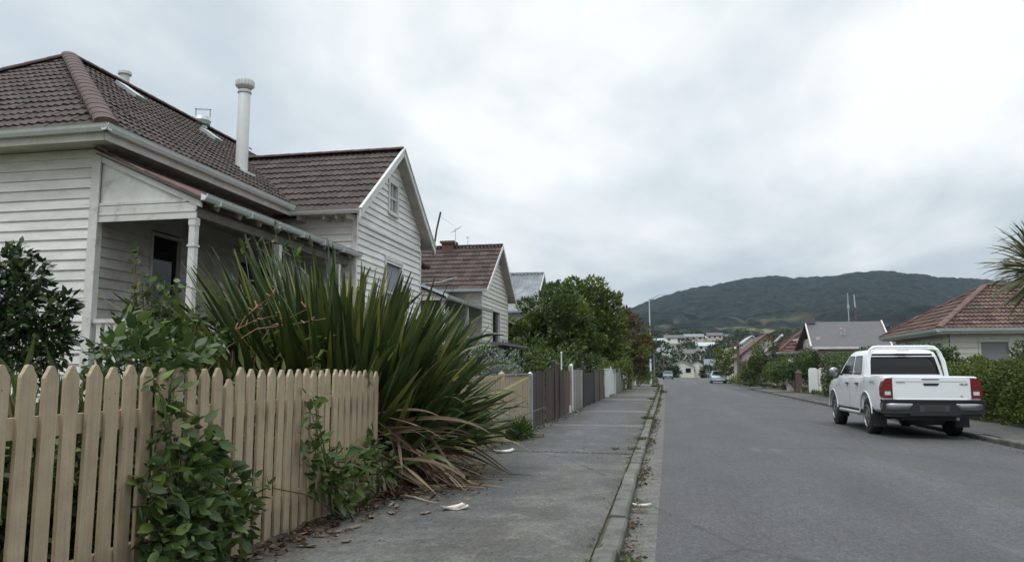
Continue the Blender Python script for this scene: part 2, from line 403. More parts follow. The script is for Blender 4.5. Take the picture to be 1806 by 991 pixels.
M['litter'] = leafmat('fallen_leaf', (.06, .035, .022), (.15, .095, .062), (.36, .26, .19), .85, .1)

M['truckpaint'] = mat('white_car_paint', (.78, .80, .82), .22, coat=.6)
M['carsilver'] = mat('pale_blue_car_paint', (.42, .50, .58), .25, coat=.5)
M['carblue'] = mat('dark_car_paint', (.12, .16, .18), .25, coat=.5)
M['black'] = mat('black_plastic', (.018, .018, .019), .55)
M['tyre'] = mat('tyre_rubber', (.016, .016, .016), .8, bump=.3)
M['rim'] = mat('alloy_rim', (.24, .245, .25), .4, metal=.6)
M['chrome'] = mat('satin_bumper', (.30, .31, .33), .32, metal=.8)
M['redlens'] = mat('red_tail_lens', (.17, .004, .006), .2, coat=.3)
M['clearlens'] = mat('clear_tail_lens', (.62, .60, .60), .15, coat=.6)
M['badge'] = mat('dark_badge', (.06, .06, .065), .35)
M['greybadge'] = mat('grey_badge', (.32, .33, .35), .35)

# ------------------------------------------------------------------ foliage helpers
def leaves(name, material, parent, P, D, Sz, wr=.5, fold=.12, kind=5, base=(0, 0, 0), curl=0.0):
    P = np.asarray(P, float) - np.asarray(base, float); D = np.asarray(D, float); n = len(P)
    D = D / (np.linalg.norm(D, axis=1, keepdims=True) + 1e-9); Sz = np.asarray(Sz, float).reshape(-1, 1) * np.ones((n, 1))
    q = rng.normal(size=(n, 3)) * .8 + np.array([0, 0, 1.3]) ; 
    sd_ = np.cross(D, q); sd_ /= (np.linalg.norm(sd_, axis=1, keepdims=True) + 1e-9)
    nn = np.cross(sd_, D)
    if kind == 4:
        V = np.stack([P, P + D * Sz * .5 + sd_ * Sz * wr * .5, P + D * Sz, P + D * Sz * .5 - sd_ * Sz * wr * .5], 1); Fs = [(0, 1, 2, 3)]
    elif kind == 5:
        V = np.stack([P, P + D * Sz * .45 + sd_ * Sz * wr * .5, P + D * Sz, P + D * Sz * .45 - sd_ * Sz * wr * .5, P + D * Sz * .45 - nn * Sz * fold], 1)
        Fs = [(0, 1, 2, 4), (0, 4, 2, 3)]
    else:
        c = curl
        def pt(t, w, k): return P + D * Sz * t + sd_ * Sz * wr * .5 * w - nn * Sz * (fold * k + c * t * t)
        V = np.stack([pt(0, 0, 0), pt(.28, .85, 0), pt(.62, .8, 0), pt(1, 0, 0), pt(.62, -.8, 0), pt(.28, -.85, 0), pt(.28, 0, 1), pt(.62, 0, 1)], 1)
        Fs = [(0, 1, 6), (1, 2, 7, 6), (2, 3, 7), (0, 6, 5), (6, 7, 4, 5), (7, 3, 4)]
    k = V.shape[1]; V = V.reshape(-1, 3)
    tmpl = np.concatenate([np.array(f) for f in Fs]); tot = [len(f) for f in Fs]
    loops = (np.arange(n)[:, None] * k + tmpl[None, :]).reshape(-1)
    totals = np.tile(tot, n); starts = np.concatenate([[0], np.cumsum(totals)[:-1]])
    me = bpy.data.meshes.new(name)
    me.vertices.add(len(V)); me.vertices.foreach_set('co', V.reshape(-1))
    me.loops.add(len(loops)); me.loops.foreach_set('vertex_index', loops.astype(np.int32))
    me.polygons.add(len(totals)); me.polygons.foreach_set('loop_start', starts.astype(np.int32)); me.polygons.foreach_set('loop_total', totals.astype(np.int32))
    me.materials.append(material); me.update(calc_edges=True); me.validate()
    o = bpy.data.objects.new(name, me); COL.objects.link(o)
    if parent is not None: o.parent = parent
    return o
def clump_pts(c, rad, nclump, per, cr, inner=.45, up=.35, flat=1.0, lowcut=-.8):
    c = np.array(c); rad = np.array(rad)
    d = rng.normal(size=(nclump * 3, 3)); d /= np.linalg.norm(d, axis=1, keepdims=True)
    d = d[d[:, 2] > lowcut][:nclump]
    az_ = np.arctan2(d[:, 1:2], d[:, 0:1]); ph = rng.random(3) * 6.28
    rr = (inner + (1 - inner) * rng.random((len(d), 1)) ** .6) * (1 + .16 * np.sin(2 * az_ + ph[0]) + .15 * np.sin(5 * d[:, 2:3] + ph[1]) + .12 * np.sin(5 * az_ + ph[2]))
    cc = c + d * rad * rr
    sz = cr * (.6 + .8 * rng.random((len(d), 1)))
    P = []; D = []
    for i in range(len(d)):
        q = rng.normal(size=(per, 3)); q /= np.linalg.norm(q, axis=1, keepdims=True)
        p = cc[i] + q * sz[i] * (.55 + .5 * rng.random((per, 1))) * np.array([1, 1, .8 * flat])
        P.append(p); D.append(q + rng.normal(size=(per, 3)) * .5 + d[i] * .5 + np.array([0, 0, up]))
    return np.concatenate(P), np.concatenate(D), cc
def tree(name, label, cat, base, h_trunk, c, rad, nclump, per, cr, leaf, m, group=None, tr=.14, trunkname='trunk', wr=.55, inner=.45, extra_m=None):
    t = thing(name, label, cat, base, 0, group)
    P, D, cc = clump_pts(c, rad, nclump, per, cr, inner)
    leaves('crown', M[m], t, P, D, leaf * (.6 + .8 * rng.random(len(P))), wr, kind=4, base=base)
    if extra_m:
        P2, D2, _ = clump_pts(c, rad, max(3, nclump // 6), per, cr, .7)
        leaves('foliage_patch', M[extra_m], t, P2, D2, leaf * (.6 + .8 * rng.random(len(P2))), wr, kind=4, base=base)
    mb = MB(); b = Vector(base); cv = Vector(c)
    mid = b.lerp(Vector((c[0], c[1], b.z + h_trunk)), 1)
    mb.tube([b - Vector((0, 0, .1)), b.lerp(mid, .5) + Vector((.05, .03, 0)), mid, cv + Vector((0, 0, rad[2] * .3))], [tr * 1.25, tr, tr * .8, tr * .25], 8)
    for i in range(min(14, len(cc))):
        e = Vector(cc[i * max(1, len(cc) // 14)]); s0 = mid.lerp(cv, random.random() * .6)
        mb.tube([s0, s0.lerp(e, .5) + Vector((0, 0, -.1)), e], [tr * .4, tr * .25, tr * .1], 5)
    wbuild(mb, trunkname, M['bark'], t)
    return t
def bush(name, label, cat, base, rad, nclump, per, cr, leaf, m, kind=4, wr=.5, group=None, stems=6, inner=.4, curl=0., stemm='bark', up=.35, lowcut=-.5, cz=None):
    t = thing(name, label, cat, base, 0, group)
    c = (base[0], base[1], base[2] + (rad[2] * .9 if cz is None else cz))
    P, D, cc = clump_pts(c, rad, nclump, per, cr, inner, up=up, lowcut=lowcut)
    k = P[:, 2] > base[2] + .02; P = P[k]; D = D[k]
    leaves('foliage', M[m], t, P, D, leaf * (.6 + .8 * rng.random(len(P))), wr, kind=kind, base=base, curl=curl)
    mb = MB(); b = Vector(base)
    for i in range(stems):
        e = Vector(cc[(i * 7) % len(cc)])
        mb.tube([b + Vector((random.uniform(-.1, .1), random.uniform(-.1, .1), -.05)), b.lerp(e, .5) + Vector((random.uniform(-.1, .1), random.uniform(-.1, .1), .05)), e], [.022, .015, .006], 5)
    wbuild(mb, 'stem', M[stemm], t)
    return t
def hedge(name, label, base, x0, x1, y0, y1, h, n, leaf, m, wob=.12, group=None, top=None):
    t = thing(name, label, 'hedge', base, 0, group)
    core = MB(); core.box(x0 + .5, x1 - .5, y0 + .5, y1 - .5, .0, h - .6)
    # rounded clumps along and over the box
    areas = [((y1 - y0) * h, 0), ((y1 - y0) * h, 1), ((x1 - x0) * h, 2), ((y1 - y0) * (x1 - x0), 4), ((x1 - x0) * h, 3)]
    A = sum(a for a, _ in areas); P = []; D = []
    for a, s_ in areas:
        k = int(n * a / A); u = rng.random(k); v = rng.random(k)
        if s_ == 0: p = np.stack([np.full(k, x0), y0 + u * (y1 - y0), v * h], 1); d = np.array([-1, 0, .2])
        elif s_ == 1: p = np.stack([np.full(k, x1), y0 + u * (y1 - y0), v * h], 1); d = np.array([1, 0, .2])
        elif s_ == 2: p = np.stack([x0 + u * (x1 - x0), np.full(k, y0), v * h], 1); d = np.array([0, -1, .2])
        elif s_ == 3: p = np.stack([x0 + u * (x1 - x0), np.full(k, y1), v * h], 1); d = np.array([0, 1, .2])
        else: p = np.stack([x0 + u * (x1 - x0), y0 + v * (y1 - y0), np.full(k, h)], 1); d = np.array([0, 0, 1.])
        P.append(p); D.append(np.tile(d, (k, 1)))
    P = np.concatenate(P); D = np.concatenate(D)
    w = (np.sin(P[:, 1] * 2.3 + P[:, 2] * 1.7) + np.sin(P[:, 1] * 5.1 + P[:, 0] * 3 + 1) * .6 + np.sin(P[:, 2] * 6 + P[:, 1] * 3.3) * .5)
    P = P + D * (w[:, None] * wob - rng.random((len(P), 1)) ** 2 * .3)
    cx = (x0 + x1) / 2; z = P[:, 2] / h
    P[:, 0] = cx + (P[:, 0] - cx) * (1 - .25 * np.clip(z, 0, 1) ** 3)
    if top is not None: P[:, 2] *= 1 + top * np.sin((P[:, 1] - y0) * .9 + 1)
    P = np.concatenate([P, P - D * np.array([.22, .22, .2]) - rng.random((len(P), 1)) * .1 * D]); D = np.concatenate([D, D])
    D = D + rng.normal(size=P.shape) * .6
    leaves('foliage', M[m], t, P, D, leaf * (.6 + .8 * rng.random(len(P))), .55, kind=4, base=base)
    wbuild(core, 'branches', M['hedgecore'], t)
    return t

# ------------------------------------------------------------------ terrain, hill
SKY_PX = [(-400, 640), (300, 625), (700, 600), (1000, 575), (1080, 553), (1120, 539), (1165, 523), (1195, 512), (1260, 500), (1310, 491), (1365, 485), (1420, 487), (1465, 486), (1500, 481),
          (1535, 477), (1575, 476), (1610, 481), (1650, 487), (1700, 489), (1760, 493), (1850, 500), (2100, 530), (2600, 590)]
_b = []; _t = []
for px, py in SKY_PX:
    d = at(px, py, 1.0) - Vector((0, 0, H_))
    _b.append(math.atan2(d.x, d.y)); _t.append(d.z / math.hypot(d.x, d.y))
_b = np.array(_b); _t = np.array(_t)
RIDGE = 1750.0
def sst(a, b, x):
    t = np.clip((x - a) / (b - a), 0, 1); return t * t * (3 - 2 * t)
def hill_z(bear, r):
    el = np.interp(bear, _b, _t)
    low = 20 * sst(190, 480, r) + 16 * sst(480, 800, r)
    low = low * (0.6 + .4 * sst(-.35, .0, bear))
    gul = 1 + .10 * np.sin(bear * 31 + 1) * sst(700, 1000, r) * (1 - sst(1300, 1700, r)) + .05 * np.sin(bear * 77 + r * .004)* sst(700, 1000, r) * (1 - sst(1300, 1700, r))
    top = el * RIDGE + H_ - 30
    g = sst(560, RIDGE, r) ** .8 * (1 + (gul - 1) * (1 - sst(900, RIDGE, r)))
    z = np.maximum(low * (1 - sst(800, 1400, r)), top * (r / RIDGE) * g)
    return z * (1 - .5 * sst(RIDGE + 40, 2700, r))
def polar(name, b0, b1, nb, rs, material, zf, kind='structure'):
    bs = np.linspace(b0, b1, nb); B, Rr = np.meshgrid(bs, rs)
    Z = zf(B, Rr); V = np.stack([np.sin(B) * Rr, np.cos(B) * Rr, Z], 2).reshape(-1, 3)
    nr = len(rs); i = np.arange(nr - 1)[:, None] * nb + np.arange(nb - 1)[None, :]
    Fc = np.stack([i, i + 1, i + nb + 1, i + nb], 2).reshape(-1, 4)[:, ::-1]
    me = bpy.data.meshes.new(name); me.vertices.add(len(V)); me.vertices.foreach_set('co', V.reshape(-1))
    me.loops.add(Fc.size); me.loops.foreach_set('vertex_index', Fc.reshape(-1).astype(np.int32))
    me.polygons.add(len(Fc)); me.polygons.foreach_set('loop_start', (np.arange(len(Fc)) * 4).astype(np.int32)); me.polygons.foreach_set('loop_total', np.full(len(Fc), 4, np.int32))
    me.polygons.foreach_set('use_smooth', np.ones(len(Fc), bool))
    me.materials.append(material); me.update(calc_edges=True)
    o = bpy.data.objects.new(name, me); COL.objects.link(o); return tag(o, kind=kind)
def canopy(x, y, cell, seed):
    ix = np.floor(x / cell).astype(int); iy = np.floor(y / cell).astype(int); best = np.full(x.shape, 9.0)
    for dx in (-1, 0, 1):
        for dy in (-1, 0, 1):
            a = ix + dx; b = iy + dy
            h = np.sin(a * 127.1 + b * 311.7 + seed) * 43758.5453; h -= np.floor(h)
            g = np.sin(a * 269.5 + b * 183.3 + seed) * 43758.5453; g -= np.floor(g)
            k = np.sin(a * 419.2 + b * 371.9 + seed) * 43758.5453; k -= np.floor(k)
            dd = ((x / cell - a - h) ** 2 + (y / cell - b - g) ** 2) / (.55 + .8 * k)
            best = np.minimum(best, dd)
    return np.clip(1 - best, 0, 1)
def forest_z(B, Rr):
    z = hill_z(B, Rr); x = np.sin(B) * Rr; y = np.cos(B) * Rr
    return z + (canopy(x, y, 13, 0) * 10 + canopy(x, y, 34, 5) * 9 + canopy(x, y, 90, 9) * 12) * (.12 + .88 * sst(700, 850, Rr))
def forest_extra(nt, vec, cur):
    N = nt.nodes; L = nt.links
    def nz(sc, d, ro):
        n = N.new('ShaderNodeTexNoise'); n.inputs['Scale'].default_value = sc; n.inputs['Detail'].default_value = d; n.inputs['Roughness'].default_value = ro; L.new(vec, n.inputs['Vector']); return n.outputs['Fac']
    def ramp(f, a, b, lo, hi):
        r = N.new('ShaderNodeMapRange'); r.inputs[1].default_value = a; r.inputs[2].default_value = b; r.inputs[3].default_value = lo; r.inputs[4].default_value = hi; L.new(f, r.inputs[0]); return r.outputs[0]
    def mix(c, f, rgb):
        x = N.new('ShaderNodeMixRGB'); L.new(f, x.inputs[0]); L.new(c, x.inputs[1]); x.inputs[2].default_value = (*rgb, 1); return x.outputs[0]
    cur = mix(cur, ramp(nz(.05, 6, .75), .48, .60, 0, .7), (.020, .027, .019))
    cur = mix(cur, ramp(nz(.13, 3, .7), .55, .68, 0, .6), (.012, .020, .012))
    for sc, k in ((.075, .55), (.03, .3)):
        vo = N.new('ShaderNodeTexVoronoi'); vo.inputs['Scale'].default_value = sc; L.new(vec, vo.inputs['Vector']); q = N.new('ShaderNodeSeparateXYZ'); L.new(vo.outputs['Color'], q.inputs[0])
        sc_ = N.new('ShaderNodeVectorMath'); sc_.operation = 'SCALE'; L.new(cur, sc_.inputs[0]); L.new(ramp(q.outputs[0], 0, 1, 1 - k, 1 + k), sc_.inputs['Scale']); cur = sc_.outputs[0]
    # clearings and dry slopes low down
    s = N.new('ShaderNodeSeparateXYZ'); L.new(vec, s.inputs[0])
    low = ramp(s.outputs[2], 42, 62, 1, 0); f = ramp(nz(.010, 4, .6), .50, .56, 0, 1)
    mm = N.new('ShaderNodeMath'); mm.operation = 'MULTIPLY'; L.new(low, mm.inputs[0]); L.new(f, mm.inputs[1])
    return mix(cur, mm.outputs[0], (.16, .14, .085))
M['forest'] = mat('bush_covered_hillside', (.0065, .013, .0125), .95, extra=forest_extra, spec=.1)
polar('hill', R(-22), R(58), 560, np.concatenate([np.linspace(590, 1850, 330), np.linspace(1870, 2600, 20)]), M['forest'], forest_z)
polar('ground', R(-80), R(80), 120, np.concatenate([np.linspace(176, 700, 60), np.linspace(900, 3500, 8)]), M['grassland'],
      lambda b, r: np.where(r > 1000, -8.0, hill_z(b, r) - .08 - 2.5 * sst(600, 680, r)))
g = MB()
ring = [(math.sin(R(a)) * 178, math.cos(R(a)) * 178, -.06) for a in np.linspace(-80, 80, 60)]
g.face([(0, 0, -.06)] + list(reversed(ring))); 
g.face([(-400, -200, -.065), (400, -200, -.065), (400, 60, -.065), (-400, 60, -.065)])
struct('ground', g, M['grassland'])

# ------------------------------------------------------------------ road, kerbs, paths
def lk(y): return float(np.interp(y, [-8, 5, 12, 20, 42, 75, 110, 175], [-.37, -.38, -.40, -.42, -.48, -.60, -1.1, -2.2]))       # foot of the left kerb
def ga(y): return lk(y) + float(np.interp(y, [0, 6, 13, 30, 175], [.26, .26, .29, .30, .32]))                                 # left asphalt edge
def rk(y): return float(np.interp(y, [-8, 14, 30, 60, 90, 130, 175], [6.05, 6.05, 6.1, 6.15, 6.95, 7.3, 7.5]))                    # foot of the right kerb
ys = list(np.arange(-8, 60, 1.0)) + list(np.arange(60, 179, 4.0))
g = MB(); g.grid([[(ga(y), y, 0), ((ga(y) + rk(y)) / 2, y, .035), (rk(y) - .02, y, 0)] for y in ys][::1], False)
g.f = [tuple(reversed(f)) for f in g.f]; struct('road', g, M['asphalt'])
g = MB()
for y0 in np.arange(-6, 60, 5.5):
    y1 = y0 + 5.485
    g.face([(lk(y0), y0, -.004), (ga(y0) + .012, y0, -.002), (ga(y1) + .012, y1, -.002), (lk(y1), y1, -.004)])
g.grid([[(lk(y), y, -.022), (ga(y) + .012, y, -.022)] for y in np.arange(-8, 60, 2)], False)
g.grid([[(lk(y), y, -.004), (ga(y) + .012, y, -.002)] for y in np.arange(60, 178, 4)], False)
for i, f in enumerate(g.f):
    pass
struct('gutter', g, M['gutter'])
def kerb(name, xf, side, y0, y1, step, w=.15, h=.10):
    mb = MB(); y = y0; r = random.Random(3)
    while y < y1:
        st = step * r.uniform(.7, 1.35) if y < 70 else 6
        a, b = y + .008, y + st - .008
        j = r.uniform(-.010, .010); k = r.uniform(-.012, .008)
        xa, xb = xf(a) + j, xf(b) + j + r.uniform(-.006, .006); W_ = w * side; c = .018 * side
        prof = lambda x: [(x, -.08), (x - c * -.0, h - .022 + k), (x + c, h + k), (x + W_ - c * .5, h + k + r.uniform(-.004, .004)), (x + W_, h - .01 + k), (x + W_, -.08)]
        A = [Vector((p[0], a, p[1])) for p in prof(xa)]; B = [Vector((p[0], b, p[1])) for p in prof(xb)]
        if side > 0: A.reverse(); B.reverse()
        mb.hexa(A, B); y += st
    struct(name, mb, M['concrete'])
kerb('kerb', lk, -1, -6, 175, 1.0)
kerb('kerb', rk, 1, -6, 175, 1.1, w=.16)
# footpath, left: seal of different ages
def strip(name, y0, y1, xl, xr, z, m, dz=0.0, jag=.0):
    n = max(2, int((y1 - y0) / .5)); rows = []
    for i in range(n + 1):
        y = y0 + (y1 - y0) * i / n
        a = xl(y) if callable(xl) else xl; b = xr(y) if callable(xr) else xr
        rows.append([(a, y, z), ((a + b) / 2, y, z + dz), (b, y, z)])
    mb = MB(); mb.grid(rows, False); mb.f = [tuple(reversed(f)) for f in mb.f]
    return struct(name, mb, m)
kin = lambda y: lk(y) - .165
FX = -2.92
segs = [(-6, 12.0, 'path_a'), (12.03, 17.9, 'path_b'), (17.92, 18.5, 'path_c'), (18.52, 24.2, 'path_b'), (24.23, 25.3, 'path_c'), (25.34, 34.0, 'path_b'), (34.05, 36.4, 'path_c'), (36.45, 40, 'path_b'), (40.05, 45, 'path_c'), (45.05, 175, 'path_a')]
for a, b, m in segs: strip('footpath', a, b, -4.4 if a > 45 else -3.3, kin, .098, M[m], .008)
strip('verge_earth', -6, 175, -4.5, lambda y: lk(y) - .1, .075, M['soil'])
strip('footpath', -6, 50, lambda y: rk(y) + .17, 8.0, .098, M['path_b'], .008)
strip('footpath', 50.04, 58, lambda y: rk(y) + .17, 8.0, .098, M['path_c'], .008)
strip('footpath', 58.04, 175, lambda y: rk(y) + .17, 8.6, .098, M['path_a'], .008)
# gardens
g = MB(); g.box(-40, -3.05, -6, 110, -.3, .16); struct('garden_soil', g, M['soil'])
g = MB(); g.box(7.85, 60, -6, 110, -.3, .13); struct('garden_soil', g, M['soil'])

# ------------------------------------------------------------------ house building pieces
def siding(mb, O, U, N, z0, z1, step, span, openings=(), t=.034):
    O = Vector(O); U = Vector(U); N = Vector(N); Z = Vector((0, 0, 1)); z = z0
    while z < z1 - .01:
        zt = min(z + step, z1); a0, b0 = span(z + .001); a1, b1 = span(zt - .001)
        cuts = sorted([(o[0], o[1]) for o in openings if o[2] < (z + zt) / 2 < o[3]])
        iv = []; s0, s1 = a0, a1
        for c0, c1 in cuts:
            iv.append((s0, c0, s1, c0)); s0 = s1 = c1
        iv.append((s0, b0, s1, b1))
        for p0, q0, p1, q1 in iv:
            if q0 - p0 < .02 and q1 - p1 < .02: continue
            P = lambda u, zz, n: O + U * u + Z * zz + N * n
            mb.face([P(p0, z, t), P(q0, z, t), P(q1, zt, .004), P(p1, zt, .004)])
            mb.face([P(p0, z, -.005), P(q0, z, -.005), P(q0, z, t), P(p0, z, t)])
        z = zt
def tiles(mb, O, U, V, L, span, course=.33, tw=.3, hh=.022, lip=.034):
    O = Vector(O); U = Vector(U).normalized(); V = Vector(V).normalized(); Nn = U.cross(V).normalized()
    if Nn.z < 0: Nn = -Nn
    fr = [0, .08, .17, .27, .36, .5, .58, .67, .77, .86, 1.0]
    prof = [1, .85, .25, .0, .0, 1, .85, .25, .0, .0, 1]
    n = int(math.ceil(L / course)); rj = random.Random(5)
    for r in range(n):
        v0 = r * course - .02; v1 = min((r + 1) * course + .02, L)
        a0, b0 = span(max(v0, 0)); a1, b1 = span(v1)
        k0 = int(math.floor(min(a0, a1) / tw)); k1 = int(math.ceil(max(b0, b1) / tw))
        for k in range(k0, k1):
            jz = rj.uniform(-.004, .006); jv = rj.uniform(-.012, .012)
            lo = []; hi = []; li = []
            for f, p in zip(fr, prof):
                u = (k + f) * tw; ul = min(max(u, a0), b0); uh = min(max(u, a1), b1)
                h = p * hh
                lo.append(O + U * ul + V * (v0 + jv) + Nn * (h + lip + jz)); hi.append(O + U * uh + V * v1 + Nn * (h + .002 + jz))
                li.append(O + U * ul + V * (v0 + jv) + Nn * (-.002))
            if (lo[0] - lo[-1]).length < .005 and (hi[0] - hi[-1]).length < .005: continue
            mb.grid([lo, hi], True); mb.grid([li, lo], False)
def ridge(mb, a, b, r=.12, seg=.42):
    a = Vector(a); b = Vector(b); L = (b - a).length; n = max(1, int(L / seg)); t = (b - a) / L
    s_ = t.cross(Vector((0, 0, 1))).normalized(); u = s_.cross(t)
    for i in range(n):
        p = a + t * (L * i / n); q = a + t * (L * (i + 1) / n + .03); rows = []
        for pt, rr, dz in ((p, r * 1.02, .005), (q, r * .985, 0)):
            rows.append([pt + s_ * (rr * math.cos(x)) + u * (rr * .52 * math.sin(x) + dz) for x in np.linspace(-.25, math.pi + .25, 8)])
        mb.grid(rows, True); mb.face(rows[0])
def slope_solid(mb, pts, th=.05):
    p = [Vector(q) for q in pts]; n = (p[1] - p[0]).cross(p[2] - p[0]).normalized()
    if n.z < 0: n = -n
    mb.hexa([q - n * (th + .015) for q in p], [q - n * .015 for q in p])
def gutterbar(mb, a, b, w=.12, h=.10, out=(1, 0, 0)):
    a = Vector(a); b = Vector(b); o = Vector(out)
    P = [(0, 0), (.0, -h), (w * .55, -h), (w * .85, -h * .55), (w, -h * .1), (w + .012, 0), (w - .008, .004), (w - .02, -.02), (w * .5, -h * .7), (.012, -h * .7), (.012, 0)]
    A = [a + o * x + Vector((0, 0, z)) for x, z in P]; B = [b + o * x + Vector((0, 0, z)) for x, z in P]
    mb.hexa(A, B)
def window(parent, O, U, N, u0, u1, z0, z1, rails=(.5,), mull=(), fw=.07, frame='trim', glass='glass', name='window', depth=.05):
    """frame proud of the wall, glass set back behind it"""
    O = Vector(O); U = Vector(U); N = Vector(N); Z = Vector((0, 0, 1)); mb = MB()
    def bx(a, b, c, d, n0, n1):
        q = [(a, c), (b, c), (b, d), (a, d)]
        mb.hexa([O + U * x + Z * y + N * n0 for x, y in q], [O + U * x + Z * y + N * n1 for x, y in q])
    bx(u0 - fw, u0, z0 - fw, z1 + fw, -.06, depth); bx(u1, u1 + fw, z0 - fw, z1 + fw, -.06, depth)
    bx(u0, u1, z1, z1 + fw, -.06, depth - .003); bx(u0 - .03, u1 + .03, z0 - fw - .03, z0 - fw + .02, .0, depth + .04); bx(u0, u1, z0 - fw + .02, z0, -.06, depth - .003)
    for r in rails: bx(u0, u1, z0 + (z1 - z0) * r - .022, z0 + (z1 - z0) * r + .022, -.055, .012)
    for r in mull: bx(u0 + (u1 - u0) * r - .015, u0 + (u1 - u0) * r + .015, z0, z1, -.05, .006)
    f = wbuild(mb, name, M[frame], parent)
    g = MB(); g.face([O + U * a + Z * b - N * .04 for a, b in ((u0, z0), (u1, z0), (u1, z1), (u0, z1))])
    g.face([O + U * a + Z * b - N * .05 for a, b in ((u0, z1), (u1, z1), (u1, z0), (u0, z0))])
    wbuild(g, 'pane', M[glass], f)
    return f

X = Vector((1, 0, 0)); Y = Vector((0, 1, 0)); Zv = Vector((0, 0, 1))
# ------------------------------------------------------------------ house 1, nearest on the left
def near_house():
    h = thing('weatherboard_house', 'nearest white weatherboard house with brown tiled hip roof, pale flue and open side verandah', 'house', (-12.5, 15.5, 0))
    XC, YC = -8.5, 10.0; ZW = 4.86
    # walls
    mb = MB(); ops = []
    siding(mb, (-17, YC, 0), X, -Y, .3, ZW, .158, lambda z: (0, 8.5 - .1))
    wbuild(mb, 'front_wall', M['white'], h)
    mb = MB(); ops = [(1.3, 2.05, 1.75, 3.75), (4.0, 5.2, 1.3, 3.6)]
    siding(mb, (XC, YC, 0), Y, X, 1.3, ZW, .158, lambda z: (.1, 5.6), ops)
    wbuild(mb, 'side_wall', M['shadeboard'], h)
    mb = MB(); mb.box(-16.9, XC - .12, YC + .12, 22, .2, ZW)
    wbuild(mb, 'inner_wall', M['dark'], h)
    mb = MB(); mb.box(XC - .10, XC + .035, YC - .035, YC + .1, .3, ZW); mb.box(XC - .03, XC + .07, YC - .06, YC + .0 - .036, .3, ZW)
    wbuild(mb, 'corner_board', M['trim'], h)
    window(h, (XC, YC, 0), Y, X, 1.3, 2.05, 1.75, 3.75, (.45,), (), .045, frame='shadeboard')
    d = MB(); d.box(XC - .05, XC - .02, YC + 4.0, YC + 5.2, 1.3, 3.6); d.box(XC - .02, XC - .008, YC + 4.12, YC + 4.55, 1.5, 3.4); d.box(XC - .02, XC - .008, YC + 4.65, YC + 5.08, 1.5, 3.4)
    dd = wbuild(d, 'door', M['darkpaint'], h)
    k = MB(); k.lathe((XC + .0, YC + 4.1, 2.25), [(.012, -.02), (.028, .0), (.03, .02), (.012, .035)], 10, 'x'); wbuild(k, 'handle', M['zinc'], dd)
    # main roof
    E0, E1 = -8.0, -17.2; YE = 9.5; zE = 5.02; A = Vector((-12.6, 13.75, 8.22)); B = Vector((-12.6, 21, 8.22)); YB = 25.2
    mb = MB(); V = (A - Vector((A.x, YE, zE))); L = V.length
    tiles(mb, (E1, YE, zE), X, V, L, lambda v: ((A.x - E1) * v / L, (E0 - E1) - (E0 - A.x) * v / L))
    V2 = Vector((A.x - E0, 0, A.z - zE)); L2 = V2.length
    tiles(mb, (E0, YE, zE), Y, V2, L2, lambda v: ((A.y - YE) * v / L2, 15.7 - (15.7 - (21 - YE)) * v / L2))
    wbuild(mb, 'roof_tiles', M['tile'], h)
    mb = MB()
    slope_solid(mb, [(E1, YE, zE), (E0, YE, zE), A]); slope_solid(mb, [(E0, YE, zE), (E0, YB, zE), B, A])
    slope_solid(mb, [(E1, YB, zE), (E1, YE, zE), A, B]); slope_solid(mb, [(E0, YB, zE), (E1, YB, zE), B])
    rf = wbuild(mb, 'roof', M['tile'], h)
    mb = MB(); u = Vector((0, 0, .05))
    ridge(mb, Vector((E0, YE, zE)) + u, A + u, .17, .36); ridge(mb, A + u, B + u, .13); ridge(mb, Vector((E1, YE, zE)) + u, A + u, .13)
    wbuild(mb, 'ridge_capping', M['cap'], rf)
    # eaves
    mb = MB(); mb.box(E1 + .05, E0 - .03, YE + .03, YE + .5, zE - .15, zE - .12); mb.box(XC, E0 - .03, YE + .5, 15.2, zE - .15, zE - .12)
    mb.box(E1, E0 - .02, YE + .0, YE + .028, zE - .2, zE - .03); mb.box(E0 - .03, E0, YE + .0, 15.2, zE - .2, zE - .03)
    wbuild(mb, 'soffit', M['soffit'], h)
    mb = MB(); gutterbar(mb, (E1, YE, zE + .02), (E0 + .10, YE, zE + .02), out=(0, -1, 0)); gutterbar(mb, (E0, YE - .10, zE + .02), (E0, 15.15, zE + .02))
    wbuild(mb, 'gutter', M['gutterm'], h)
    # verandah
    XV = -6.85; zf = 1.3; ze = 3.98
    mb = MB()
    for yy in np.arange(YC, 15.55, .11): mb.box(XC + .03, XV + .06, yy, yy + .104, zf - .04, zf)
    wbuild(mb, 'verandah_floor', M['brownwood2'], h)  # floor toned dark to deepen the shade of the recess
    mb = MB(); siding(mb, (XC + .08, YC + .02, 0), X, -Y, .2, zf - .05, .158, lambda z: (0, XV - XC - .08)); siding(mb, (XV, YC, 0), Y, X, .2, zf - .05, .158, lambda z: (0, 5.55))
    wbuild(mb, 'verandah_skirt', M['white'], h)
    mb = MB()
    V = Vector((XC - (-6.66), 0, 4.80 - ze)); Lv = V.length
    o = Vector((-6.66, 9.88, ze + .02)); Vn = V.normalized(); n = V.cross(Y).normalized(); n = n if n.z > 0 else -n
    k = 0; y = 0
    while y < 5.68:
        rows = []
        for q in np.linspace(0, .15, 5): rows.append([o + Y * (y + q) + n * (.018 * math.sin(q / .15 * 2 * math.pi)), o + Y * (y + q) + V + n * (.018 * math.sin(q / .15 * 2 * math.pi))])
        mb.grid(rows, True); y += .15
    vr = wbuild(mb, 'verandah_roof', M['veroof'], h)
    mb = MB(); slope_solid(mb, [o + Vector((0, .05, -.03)), o + Y * 5.7 - Zv * .03, o + Y * 5.7 + V - Zv * .03, o + Y * .05 + V - Zv * .03], .02); wbuild(mb, 'lining', M['shadewood'], vr)
